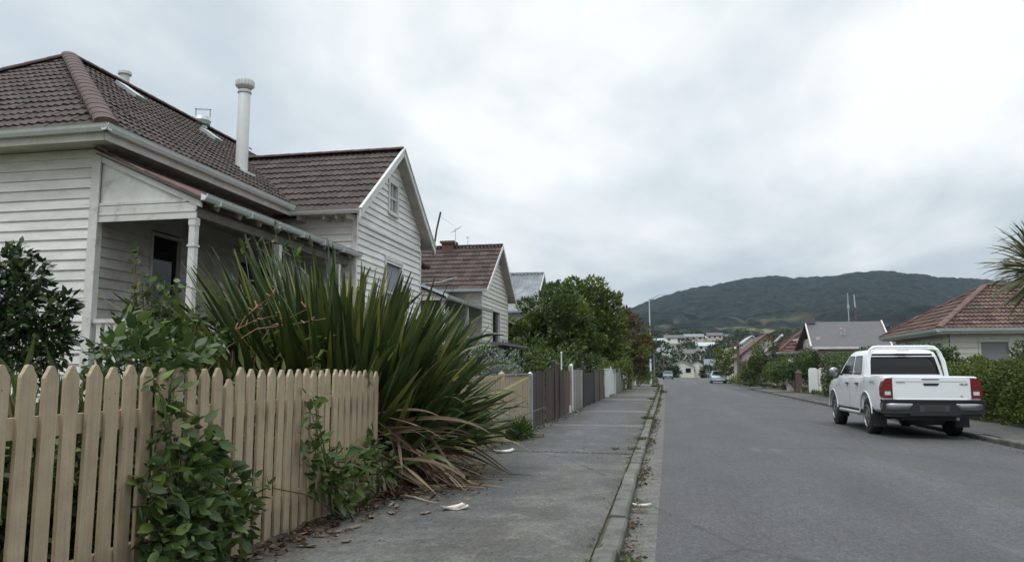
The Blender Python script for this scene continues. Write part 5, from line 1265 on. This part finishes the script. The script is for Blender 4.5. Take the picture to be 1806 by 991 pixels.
def pickup():
    T = thing('pickup_truck', 'white double-cab pickup truck parked at the right kerb, seen from behind', 'pickup truck', (5.16, 16.85, 0), R(1.0))
    T.scale = (1, 1, 1.03)
    cut = []
    def cutter(mb):
        o = mb.build('cutter', M['black']); cut.append(o); return o
    mb = MB(); mb.lathe((0, 1.255, .40), [(.49, .56), (.49, 1.2)], 32, 'x'); c1 = cutter(mb)
    mb = MB(); mb.lathe((0, 1.255, .40), [(.49, -1.2), (.49, -.56)], 32, 'x'); c2 = cutter(mb)
    mb = MB(); mb.lathe((0, 4.34, .40), [(.475, .56), (.475, 1.2)], 32, 'x'); c3 = cutter(mb)
    mb = MB(); mb.lathe((0, 4.34, .40), [(.475, -1.2), (.475, -.56)], 32, 'x'); c4 = cutter(mb)
    mb = MB(); mb.box(-.74, .74, .07, 1.48, .70, 1.5); c5 = cutter(mb)
    mb = MB(); loft(mb, [(0.0, .895, .56, 1.20), (.03, .91, .52, 1.215), (.5, .918, .50, 1.22), (.85, .93, .50, 1.22), (1.25, .94, .50, 1.22), (1.5, .925, .50, 1.22), (1.535, .92, .50, 1.22)], body_prof)
    bed = mb.build('bed', M['truckpaint'], None); bake_bool(bed, [c1, c2, c5]); bed.parent = T
    mb = MB(); loft(mb, [(1.56, .915, .46, 1.21), (2.4, .915, .46, 1.20), (3.6, .92, .46, 1.19), (3.95, .93, .46, 1.17), (4.34, .935, .46, 1.14), (4.75, .92, .46, 1.09), (5.05, .87, .46, 1.02), (5.22, .78, .45, .94), (5.30, .62, .45, .84)], body_prof)
    b = mb.build('body', M['truckpaint'], None); bake_bool(b, [c3, c4]); b.parent = T
    for c in cut: bpy.data.objects.remove(c)
    zs = [1.17, 1.22, 1.45, 1.64, 1.725, 1.775, 1.795]; xs = [.84, .825, .785, .745, .715, .66, .50]; yr = [1.60, 1.61, 1.67, 1.73, 1.80, 1.92, 2.1]; yf = [4.20, 4.10, 3.72, 3.35, 3.15, 3.0, 2.8]
    rows = []
    for z, x, a, f in zip(zs, xs, yr, yf):
        r = .10; row = []
        for cx_, cy_, a0 in ((x - r, a + r, -90), (x - r, f - r, 0), (-x + r, f - r, 90), (-x + r, a + r, 180)):
            for k in range(5): q = R(a0 + k * 22.5); row.append((cx_ + r * math.cos(q), cy_ + r * math.sin(q), z))
        rows.append(row)
    mb = MB(); mb.grid(rows, True, True); mb.face(rows[-1], True); cabm = mb.build('cab', M['truckpaint'], T, sharp=40)
    fx = lambda z: float(np.interp(z, zs, xs)); fr = lambda z: float(np.interp(z, zs, yr)); ff = lambda z: float(np.interp(z, zs, yf))
    for s in (-1, 1):
        for (ya0, ya1, yb0, yb1) in ((1.90, 2.62, 2.02, 2.60), (2.70, 3.86, 2.68, 3.16)):
            for o_, nm, mt in ((.004, 'window_seal', 'black'), (.008, 'side_window', 'glass')):
                e = .0 if nm == 'window_seal' else .022; mb = MB(); rr = []
                for z in np.linspace(1.25 + e, 1.66 - e, 5):
                    t = (z - 1.25) / .41; l = ya0 + (yb0 - ya0) * t + e; r_ = ya1 + (yb1 - ya1) * t - e; rr.append([(s * (fx(z) + o_), l, z), (s * (fx(z) + o_), r_, z)])
                if s > 0: rr = [list(reversed(q)) for q in rr]
                mb.grid(rr, False); mb.build(nm, M[mt], T)
    for o_, nm, mt, e in ((.004, 'window_seal', 'black', 0), (.008, 'rear_window', 'glass', .02)):
        mb = MB(); rr = []
        for z in np.linspace(1.25 + e, 1.70 - e, 6):
            w = fx(z) - .085 - e; rr.append([(w - .0, fr(z) - o_, z), (-w, fr(z) - o_, z)])
        mb.grid(rr, False); mb.build(nm, M[mt], T)
    mb = MB(); rr = []
    for z in np.linspace(1.22, 1.68, 6): w = fx(z) - .10; rr.append([(-w, ff(z) + .006, z), (w, ff(z) + .006, z)])
    mb.grid(rr, False); mb.build('windscreen', M['glass'], T)
    # sports bar
    def hoop(y0, y1, r, zt, name):
        mb = MB(); pts = [(-.80, y0, 1.20), (-.785, y0, 1.27), (-.765, (y0 + y1) / 2, 1.52), (-.735, y1, zt - .16), (-.70, y1, zt - .07), (-.63, y1, zt - .012), (-.52, y1, zt), (.52, y1, zt), (.63, y1, zt - .012), (.70, y1, zt - .07), (.735, y1, zt - .16), (.765, (y0 + y1) / 2, 1.52), (.785, y0, 1.27), (.80, y0, 1.20)]
        mb.tube(pts, r, 10); mb.build(name, M['truckpaint'], T)
    hoop(1.44, 1.60, .034, 1.838, 'sports_bar')
    hoop(1.34, 1.44, .016, 1.79, 'inner_bar')
    mb = MB(); mb.box(-.12, .12, 1.60, 1.75, 1.752, 1.765); mb.build('high_brake_light', M['redlens'], T)
    # tailgate
    mb = MB(); mb.hexa([(-.725, -.022, .745), (.725, -.022, .745), (.725, .05, .745), (-.725, .05, .745)], [(-.725, -.012, 1.205), (.725, -.012, 1.205), (.725, .05, 1.205), (-.725, .05, 1.205)])
    mb.hexa([(-.66, -.030, .77), (.66, -.030, .77), (.66, -.02, .77), (-.66, -.02, .77)], [(-.66, -.021, .80), (.66, -.021, .80), (.66, -.015, .80), (-.66, -.015, .80)])
    mb.hexa([(-.66, -.0235, 1.12), (.66, -.0235, 1.12), (.66, -.01, 1.12), (-.66, -.01, 1.12)], [(-.66, -.0215, 1.19), (.66, -.0215, 1.19), (.66, -.01, 1.19), (-.66, -.01, 1.19)])
    tg = mb.build('tailgate', M['truckpaint'], T)
    mb = MB(); mb.prism([(-.15, -.028, 1.085), (-.13, -.028, 1.04), (.12, -.028, 1.04), (.15, -.028, 1.085)], (0, .012, 0)); mb.box(-.17, .15, -.030, -.02, 1.150, 1.168); mb.build('tailgate_handle', M['black'], tg)
    text_mesh('badge_lettering', 'HILUX', .052, 'badge', tg, (.60, -.024, 1.065), (R(90), 0, 0))
    text_mesh('badge_lettering', 'TOYOTA', .042, 'greybadge', tg, (-.57, -.024, 1.10), (R(90), 0, 0))
    text_mesh('badge_lettering', 'SR', .045, 'greybadge', tg, (.55, -.026, .84), (R(90), 0, 0))
    text_mesh('side_lettering', 'TURBO DIESEL', .055, 'greybadge', bed, (-.914, .75, 1.10), (R(90), 0, R(-90)), .004)
    for s in (-1, 1):
        mb = MB(); out = .928; pts = [(.735, .80), (out - .02, .80), (out, .84), (out + .002, 1.0), (out - .03, 1.12), (out - .08, 1.175), (.76, 1.185), (.735, 1.17)]
        q = [(s * x, -.024, z) for x, z in pts]; q2 = [(s * (x + (.006 if x > .9 else 0)), .14 if x > .85 else .02, z) for x, z in pts]
        if s > 0: mb.hexa(list(reversed(q)), list(reversed(q2)))
        else: mb.hexa(q, q2)
        tl = mb.build('tail_light', M['redlens'], T)
        mb = MB(); xa, xb = sorted((s * .765, s * .875)); mb.box(xa, xb, -.029, -.018, .855, .925); mb.build('reversing_lens', M['clearlens'], tl)
        mb = MB(); mb.box(xa, xb, -.027, -.018, .93, .955); mb.box(xa, xb, -.0265, -.018, 1.04, 1.048); mb.box(xa, xb, -.0265, -.018, .835, .843); mb.build('lens_divider', M['badge'], tl)
    # bumper
    mb = MB(); mb.prism([(-.93, -.13, .735), (-.50, -.16, .735), (.50, -.16, .735), (.93, -.13, .735), (.93, .12, .735), (-.93, .12, .735)], (0, 0, .035))
    mb.box(-.46, .46, -.10, .02, .47, .735); mb.box(-.88, .88, -.08, .1, .44, .50); mb.prism([(-.93, -.11, .50), (-.5, -.14, .50), (.5, -.14, .50), (.93, -.11, .50), (.93, .10, .50), (-.93, .10, .50)], (0, 0, .235)); mb.box(-.46, .46, -.155, -.10, .47, .52)
    bp = mb.build('rear_bumper', M['black'], T)
    for s in (-1, 1):
        rows = []
        for x, y, zl in ((.40, -.150, .66), (.47, -.160, .575), (.75, -.150, .57), (.88, -.118, .575), (.94, -.02, .585), (.945, .10, .60)):
            rows.append([(s * x, y + .02, zl), (s * x, y, zl + .02), (s * x, y - .004, .68), (s * x, y + .014, .70)])
        if s < 0: rows.reverse()
        mb = MB(); mb.grid(rows, True); mb.build('bumper_corner', M['chrome'], bp)
    mb = MB(); mb.box(-.27, .27, -.147, -.139, .545, .665); mb.build('number_plate_recess', M['badge'], bp)
    mb = MB(); mb.box(-.19, .19, -.150, -.146, .555, .655); mb.build('number_plate', M['darkpaint'], bp)
    # underbody
    mb = MB(); mb.box(-.55, .55, .15, 4.9, .36, .56); mb.build('chassis', M['black'], T)
    mb = MB(); mb.tube([(-.75, 1.255, .385), (.75, 1.255, .385)], .06, 8); mb.lathe((0, 1.255, .36), [(.05, -.2), (.15, -.08), (.15, .08), (.05, .2)], 12, 'x'); mb.build('rear_axle', M['black'], T)
    mb = MB(); mb.lathe((.05, .55, .27), [(.33, 0), (.36, .06), (.36, .16), (.33, .2)], 22); mb.build('spare_wheel', M['tyre'], T)
    mb = MB(); mb.tube([(.5, .1, .40), (.5, .5, .38), (.45, 2.4, .36)], .035, 8); mb.build('exhaust_pipe', M['zinc'], T)
    for s in (-1, 1):
        mb = MB(); a, b_ = sorted((s * .66, s * .93)); mb.box(a, b_, .72, .735, .20, .60); mb.build('mud_flap', M['black'], T)
        mb = MB(); a, b_ = sorted((s * .68, s * .92)); mb.box(a, b_, 3.80, 3.815, .24, .55); mb.build('mud_flap', M['black'], T)
        mb = MB(); mb.tube([(s * .80, 1.80, .43), (s * .90, 1.9, .42), (s * .91, 3.65, .42), (s * .80, 3.76, .43)], .042, 8); a, b_ = sorted((s * .5, s * .88)); mb.box(a, b_, 2.2, 2.26, .40, .44); mb.box(a, b_, 3.3, 3.36, .40, .44); mb.build('side_step', M['zinc'], T)
        a, b_ = sorted((s * .80, s * .912)); mb = MB(); mb.box(a, b_, 1.72, 3.86, .44, .475); mb.build('sill', M['black'], T)
        mb = MB(); mb.lathe((s * 1.045, 3.62, 1.30), [(.03, -.07), (.10, -.055), (.125, .0), (.10, .055), (.03, .07)], 14, 'y' if False else 'x')
        me = MB(); rows = []
        for k, (rw, dy) in enumerate(((.02, -.055), (.10, -.05), (.115, -.02), (.11, .03), (.08, .08), (.02, .11))):
            rows.append([(s * 1.05 + rw * 1.0 * math.cos(q), 3.60 + dy, 1.31 + rw * .95 * math.sin(q)) for q in np.linspace(0, 2 * math.pi, 16, endpoint=False)])
        me.grid(rows, True, True); me.face(rows[0][::-1]); mr = me.build('side_mirror', M['chrome'], T)
        m3 = MB(); m3.bar((s * .84, 3.62, 1.24), (s * .98, 3.62, 1.27), .06, .05); m3.build('mirror_arm', M['black'], mr)
        for yy in (1.93, 2.80):
            m4 = MB(); a, b_ = sorted((s * .895, s * .935)); m4.box(a, b_, yy, yy + .17, 1.03, 1.07); m4.build('door_handle', M['badge'] if True else 0, T)
        for yy in (1.68, 2.66, 3.82):
            rows = [[(s * (x_ + .002), yy, z_), (s * (x_ + .002), yy + .010, z_)] for x_, z_ in ((.910, .50), (.917, .63), (.917, .80), (.905, .97), (.887, 1.11), (.868, 1.18))]
            if s > 0: rows = [r_[::-1] for r_ in rows]
            m5 = MB(); m5.grid(rows, False); m5.build('door_gap', M['black'], T)
        wheel(T, s * .785, 1.255, .385, .385, .25, s); wheel(T, s * .775, 4.34, .385, .385, .25, s)
        for yc, rr2, nm in ((1.255, .495, 'bed'), (4.34, .48, 'body')):
            m7 = MB(); m7.tube([(s * (.918 + (.012 if nm == 'bed' else .006)), yc + rr2 * math.cos(q), .40 + rr2 * math.sin(q)) for q in np.linspace(.12, math.pi - .12, 17)], .016, 6); m7.build('arch_flare', M['truckpaint'], T)
        m8 = MB(); a, b_ = sorted((s * .724, s * .732)); m8.box(a, b_, -.0245, -.01, .76, 1.20); m8.build('tailgate_gap', M['black'], T)
        m6 = MB(); a, b_ = sorted((s * .56, s * .60)); m6.box(a, b_, .85, 1.68, .45, .85); m6.box(a, b_, 3.9, 4.78, .45, .85); m6.build('wheel_arch_liner', M['black'], T)
    return T
pickup()

# ------------------------------------------------------------------ parked cars far down the street
def car(label, X_, Y_, paint, facing, group=None):
    T = thing('parked_car', label, 'car', (X_, Y_, 0), R(0 if facing > 0 else 180))
    def pr(y, hw, zb, zt): 
        h = [(hw - .08, zb), (hw, zb + .15), (hw, .62), (hw - .04, zt - .04), (hw - .12, zt)]; return [(x, y, z) for x, z in h] + [(-x, y, z) for x, z in reversed(h)]
    mb = MB(); loft(mb, [(-2.1, .70, .32, .78), (-2.0, .80, .28, .92), (-1.5, .86, .24, .97), (0, .87, .22, .95), (1.2, .86, .24, .92), (1.9, .80, .28, .80), (2.1, .66, .34, .66)], pr); b = mb.build('body', M[paint], T, sharp=35)
    rows = []
    for z, x, a, f in ((.93, .76, -1.95, 1.15), (1.15, .70, -1.75, .75), (1.38, .58, -1.35, .25), (1.43, .48, -1.1, .0)):
        r = .12; row = []
        for cx_, cy_, a0 in ((x - r, a + r, -90), (x - r, f - r, 0), (-x + r, f - r, 90), (-x + r, a + r, 180)):
            for k in range(4): q = R(a0 + k * 30); row.append((cx_ + r * math.cos(q), cy_ + r * math.sin(q), z))
        rows.append(row)
    mb = MB(); mb.grid(rows[:3], True, True); mb.build('windows', M['glass'], T)
    mb = MB(); mb.grid([[(x * 1.01, y, z + .01) for x, y, z in rows[2]], [(x, y, z + .01) for x, y, z in rows[3]]], True, True); mb.face([(x, y, z + .01) for x, y, z in rows[3]])
    for s in (-1, 1):
        mb.bar((s * .775, -1.93, .93), (s * .59, -1.36, 1.40), .09, .06); mb.bar((s * .76, 1.13, .93), (s * .585, .26, 1.40), .07, .06); mb.bar((s * .765, -.35, .93), (s * .60, -.4, 1.4), .07, .05)
    mb.build('roof', M[paint], T, sharp=50)
    for s in (-1, 1):
        for yy in (-1.3, 1.3): wheel(T, s * .76, yy, .31, .31, .2, s, 5)
        mb = MB(); a, b_ = sorted((s * .52, s * .78)); mb.box(a, b_, -2.07, -1.98, .66, .84); mb.build('tail_light', M['redlens'] if facing > 0 else M['redlens'], T)
        mb = MB(); mb.box(a, b_, 1.98, 2.06, .58, .72); mb.build('headlight', M['clearlens'], T)
        mb = MB(); a, b_ = sorted((s * .80, s * .98)); mb.box(a, b_, .75, .85, .95, 1.08); mb.build('side_mirror', M[paint], T)
    mb = MB(); mb.box(-.25, .25, 2.08, 2.11, .42, .52); mb.build('number_plate', M['paper'], T)
    return T
car('pale blue-grey car parked far down on the right side of the street', at(1266, 660, 92).x, 92, 'carsilver', -1)
car('small dark car at the far left end of the street', at(1178, 660, 138).x, 138, 'carblue', -1)

# ------------------------------------------------------------------ litter and weeds
def slab(name, label, px, py, L, w, m, rz, th=.012, bend=.03, z=.11, bits=1):
    d = at(px, py, 1.0) - Vector((0, 0, H_)); q = Vector((0, 0, H_)) + d * ((z - H_) / d.z); t = thing(name, label, 'litter', (q.x, q.y, z), 0)
    for k in range(bits):
        mb = MB(); o = Vector((random.uniform(-.05, .05), random.uniform(-.04, .04), .012 * k)) * (0 if k == 0 else 1); a = R(rz + k * 23); u = Vector((math.cos(a), math.sin(a), 0)); v = Vector((-math.sin(a), math.cos(a), 0)); lo = []; hi = []
        for i in range(7):
            s = i / 6; ww = w * (.35 + .65 * math.sin(math.pi * (.12 + .8 * s))) * random.uniform(.55, 1.15); c = o + u * (L * (s - .5)) + Zv * (bend * (2 * s - 1) ** 2)
            lo.append([c - v * ww / 2, c + v * ww / 2]); hi.append([c - v * ww / 2 + Zv * (th + random.uniform(.002, .012)), c + Zv * th, c + v * ww / 2 + Zv * (th + random.uniform(.002, .009))])
        mb.grid(lo, False); mb.grid(hi, True); mb.grid([[l[0], h[0]] for l, h in zip(lo, hi)], False); mb.grid([[l[1], h[2]] for l, h in zip(lo, hi)], False)
        mb.build('piece', M[m], t)
slab('crumpled_card', 'pale crumpled piece of card lying by the dead flax leaves', 803, 897, .24, .10, 'paper', 25, .006, .02, bits=2)
slab('crumpled_paper', 'white paper scrap by the foot of the beige fence', 888, 797, .30, .2, 'gatewhite', 12, .006, .03, bits=2)
slab('bark_strip', 'curled pale bark strip in the left gutter', 1132, 891, .19, .045, 'paper', 8, .006, .012, z=.01)
slab('bark_strip', 'tan bark strip just below the pale one in the gutter', 1128, 901, .18, .04, 'barkbit', -3, .006, .008, z=.01)
slab('stone', 'dark flat stone on the footpath beside the brown fence', 945, 770, .0001 + .3, .16, 'barkbit', 0, .06, 0)
slab('pale_stone', 'pale broken block at the foot of the mid brown fence', 1001, 728, .4, .2, 'paper', 80, .22, 0)
# bark and leaf pieces gathered at the fence foot and along the gutter
for k_, (px_, py_) in enumerate(((560, 945), (590, 938), (625, 930), (655, 912), (690, 905), (540, 962), (610, 955), (750, 905), (700, 893))):
    slab('bark_piece', ['broad grey bark piece at the fence foot, nearest the camera side', 'brown bark piece lying across others at the fence foot', 'curled bark piece at the fence foot below the bramble', 'pale-edged bark flake under the end of the bramble', 'bark flake beside the fence end', 'small bark flake closest to the bottom of the picture', 'bark flake on the footpath below the bramble', 'thin bark flake left of the crumpled card', 'bark flake under the dead flax leaves'][k_], px_, py_, .08 + .035 * (k_ % 3), .045 + .02 * (k_ % 2), 'barkbit', 35 * k_, .003, .006)
def litter(name, label, pts, sizes, m='litter', wr=.5):
    P = np.array(pts); n = len(P); D = rng.normal(size=(n, 3)) * np.array([1, 1, .18]); o = leaves(name, M[m], None, P, D, sizes, wr, .1, 5); return tag(o, label, 'leaf litter', kind='stuff')
pts = []; sz = []
for k in range(1300):
    y = rf.uniform(4.5, 9.8); pts.append((FX + .03 + abs(rf.gauss(0, .16)), y, .112 + rf.random() * .02)); sz.append(rf.uniform(.02, .09))
for k in range(650):
    y = rf.uniform(7.3, 9.8); pts.append((-2.95 + abs(rf.gauss(0, .38)), y, .112 + rf.random() * .05)); sz.append(rf.uniform(.02, .11))
for k in range(300):
    y = rf.uniform(9.8, 26); pts.append((FX + .02 + abs(rf.gauss(0, .14)), y, .112)); sz.append(rf.uniform(.03, .09))
litter('leaf_litter', 'dry leaves and bark flakes at the foot of the left fences', pts, sz)
pts = []; sz = []
cl = [rf.uniform(4.3, 40) for _ in range(60)]
for k in range(1700):
    y = rf.choice(cl) + rf.gauss(0, .25); pts.append((lk(y) + abs(rf.gauss(0, .07)) + .01, y, .006 + rf.random() * .02)); sz.append(rf.uniform(.012, .06))
litter('leaf_litter', 'fallen leaves caught along the left gutter', pts, sz)
pts = [(rf.uniform(5.7, 6.02), rf.uniform(9, 60), .012) for _ in range(700)]; litter('leaf_litter', 'fallen leaves along the right kerb', pts, [rf.uniform(.02, .06) for _ in pts])
pts = [(FX + .1 + rf.random() ** 1.6 * 2.3, rf.uniform(4, 30), .112) for _ in range(420)]; litter('leaf_litter', 'scattered small leaves on the left footpath', pts, [rf.uniform(.01, .03) for _ in pts])
P = []; D = []; Z = []
def tuft(x, y, z, n, r, h):
    for _ in range(n):
        a = rf.uniform(0, 6.283); q = abs(rf.gauss(0, r)); P.append((x + math.cos(a) * q, y + math.sin(a) * q * 1.8, z)); D.append((math.cos(a) * .6 + rf.gauss(0, .3), math.sin(a) * .6 + rf.gauss(0, .3), rf.uniform(.3, 1.1))); Z.append(h * rf.uniform(.5, 1.2))
for y in np.arange(4.6, 70, .22):
    if rf.random() < .5: tuft(kin(y) + rf.uniform(-.02, .02), y, .10, int(rf.uniform(5, 22)), .022 + .0006 * y, .03 + .0008 * y)
    if rf.random() < .33: tuft(lk(y) + .03, y, 0.0, int(rf.uniform(6, 26)), .03 + .0006 * y, .04 + .001 * y)
for y in np.arange(4.5, 9.5, .25): tuft(FX + .03, y, .1, 6, .04, .05)
for x in np.arange(FX, -.5, .08): tuft(x, 12.015 + rf.uniform(-.03, .03), .10, 9, .02, .035)
for px, py, n, r, h in ((1120, 792, 120, .07, .06), (1085, 792, 70, .05, .05), (1143, 738, 150, .10, .10), (1132, 774, 70, .06, .07), (1152, 747, 80, .06, .08), (1150, 704, 110, .10, .12), (1165, 690, 160, .2, .22), (1110, 975, 140, .05, .07), (1158, 682, 120, .25, .3)):
    d = at(px, py, 1.0) - Vector((0, 0, H_)); q = Vector((0, 0, H_)) + d * ((.1 - H_) / d.z); tuft(q.x, q.y, .09 if q.x < lk(q.y) else 0.0, n, r, h)
o = leaves('weeds', M['grass'], None, P, D, Z, .22, .1, 5); tag(o, 'weeds and moss growing in the kerb and footpath joints', 'weeds', kind='stuff')
P = []; D = []; Z = []
for k in range(9000):
    y = rf.uniform(70, 170) if k % 3 else rf.uniform(44, 75); s = 1 if rf.random() < .6 else -1
    x = rk(y) + rf.uniform(.2, 3) + (1.3 if y < 66 else 0) if s > 0 else -3.2 - rf.uniform(0, 1.2) if y < 75 else lk(y) - rf.uniform(.3, 3.5)
    P.append((x, y, .08)); D.append((rf.gauss(0, .3), rf.gauss(0, .3), 1)); Z.append(rf.uniform(.1, .35))
o = leaves('grass', M['grass'], None, P, D, Z, .3, .1, 5); tag(o, 'rough verge grass at the far end of the street', 'grass', kind='stuff')

# ------------------------------------------------------------------ far end of the street and the suburb on the lower slopes
def gpt(px, r):
    d = at(px, 655, 1.0); b = math.atan2(d.x, d.y); return Vector((math.sin(b) * r, math.cos(b) * r, float(hill_z(np.array(b), np.array(float(r))))))
far = [(1203, 185, 'white2', 'zinc', 'y', 7, 'white gabled house closing the end of the street'), (1230, 190, 'white2', 'tile2', 'y', 6, 'cream gabled house right of the white one at the street end'),
       (1268, 170, 'white2', 'greyroof', 'x', 7, 'low white house with grey roof beside the far parked car'), (1160, 210, 'white2', 'redroof', 'x', 7, 'white walled house with red roof left of the street end'),
       (1300, 215, 'gatewhite', 'zinc', 'y', 8, 'bright white house with pale roof above the timber power pole'),
       (1175, 300, 'gatewhite', 'greyroof', 'x', 11, 'long white house with grey roof on the lower slope'), (1215, 290, 'white2', 'slate', 'x', 11, 'cream house with charcoal roof on the lower slope'),
       (1245, 330, 'gatewhite', 'zinc', 'x', 9, 'white house with pale metal roof on the slope'), (1160, 360, 'white2', 'zinc', 'x', 10, 'cream house with pale metal roof on the slope'), (1190, 390, 'gatewhite', 'slate', 'x', 12, 'white house with charcoal roof, middle of the slope'),
       (1225, 400, 'pinkwall', 'greyroof', 'x', 12, 'pinkish house with grey roof on the slope'), (1262, 420, 'pinkwall', 'slate', 'x', 10, 'pinkish house with charcoal roof on the slope'), (1172, 470, 'gatewhite', 'redroof', 'x', 12, 'small white house with red roof high on the slope'),
       (1205, 500, 'white2', 'redroof', 'x', 13, 'cream house with red roof high on the slope'), (1240, 520, 'pinkwall', 'zinc', 'x', 12, 'pinkish house with pale roof high on the slope'), (1590, 430, 'gatewhite', 'greyroof', 'x', 9, 'far white house with a grey roof above the bungalow'),
       (1550, 470, 'pinkwall', 'redroof', 'y', 10, 'far pinkish house with red roof above the red roof'), (1130, 330, 'brick', 'slate', 'x', 11, 'far brick house with charcoal roof behind the lamp post'),
       (1285, 480, 'brick', 'greyroof', 'x', 12, 'far brick house with grey roof on the slope'), (1320, 520, 'brick', 'zinc', 'x', 10, 'far brick house with pale roof above the pink gable')]
for px, r, wm, rm, ax, w, lb in far:
    p = gpt(px, r); smallhouse('distant_house', lb, p.x, p.y, w * .78, w * .6, p.z, p.z + 2.5, p.z + 3.8, wm, rm, ax, 'houses at the end of the street and on the slope', win=2 if r < 400 else 3)
P = []; D = []; rj = np.random.default_rng(3)
spots = []
for k in range(520):
    px = rj.uniform(1060, 1900); r = 150 + 560 * rj.random() ** .9
    if abs(px - 1213) < 22 and r < 186: continue
    spots.append((gpt(px, r), rj.uniform(1.6, 3.6) * (1 if r > 200 else .6), r))
for px, r, s_ in ((1185, 172, 1.2), (1250, 165, 1.3), (1240, 200, 2.4), (1165, 180, 2.2), (1150, 165, 2.0), (1275, 200, 2.6), (1260, 240, 3), (1190, 240, 2.5), (1505, 120, 2.6), (1520, 125, 2.2), (1478, 130, 1.5)):
    spots.append((gpt(px, r), s_, r))
for c, s_, r in spots:
    n = int(170 + 90 * s_); q = rj.normal(size=(n, 3)); q /= np.linalg.norm(q, axis=1, keepdims=True)
    lump = 1 + .25 * np.sin(q[:, :1] * 5 + c.x) * np.cos(q[:, 1:2] * 4 + c.y)
    P.append(np.array(c) + np.array([0, 0, s_ * .8]) + q * np.array([1.25, 1.25, .95]) * s_ * lump * (.75 + .3 * rj.random((n, 1)))); D.append(q + rj.normal(size=(n, 3)) * .5)
P = np.concatenate(P); D = np.concatenate(D); sel = rj.random(len(P)) < .6
o = leaves('distant_trees', M['far_a'], None, P[sel], D[sel], .55 + .5 * rj.random(sel.sum()), .7, .1, 4); tag(o, 'dark massed trees among the far houses', 'trees', kind='stuff')
sel = ~sel; o = leaves('distant_trees', M['far_b'], None, P[sel], D[sel], .5 + .5 * rj.random(sel.sum()), .7, .1, 4); tag(o, 'lighter massed foliage among the far houses', 'trees', kind='stuff')

# ------------------------------------------------------------------ air
hz_ = MB(); hz_.box(-2900, 2900, -60, 3600, -9.5, 330)
m = bpy.data.materials.new('haze_air'); m.use_nodes = True; nt = m.node_tree; nt.nodes.clear()
out = nt.nodes.new('ShaderNodeOutputMaterial'); pv = nt.nodes.new('ShaderNodeVolumePrincipled')
pv.inputs['Color'].default_value = (.66, .80, .96, 1); pv.inputs['Density'].default_value = .00010; pv.inputs['Anisotropy'].default_value = 0.2
nt.links.new(pv.outputs[0], out.inputs['Volume'])
HAZE = True
if HAZE: tag(hz_.build('haze', m), kind='stuff')
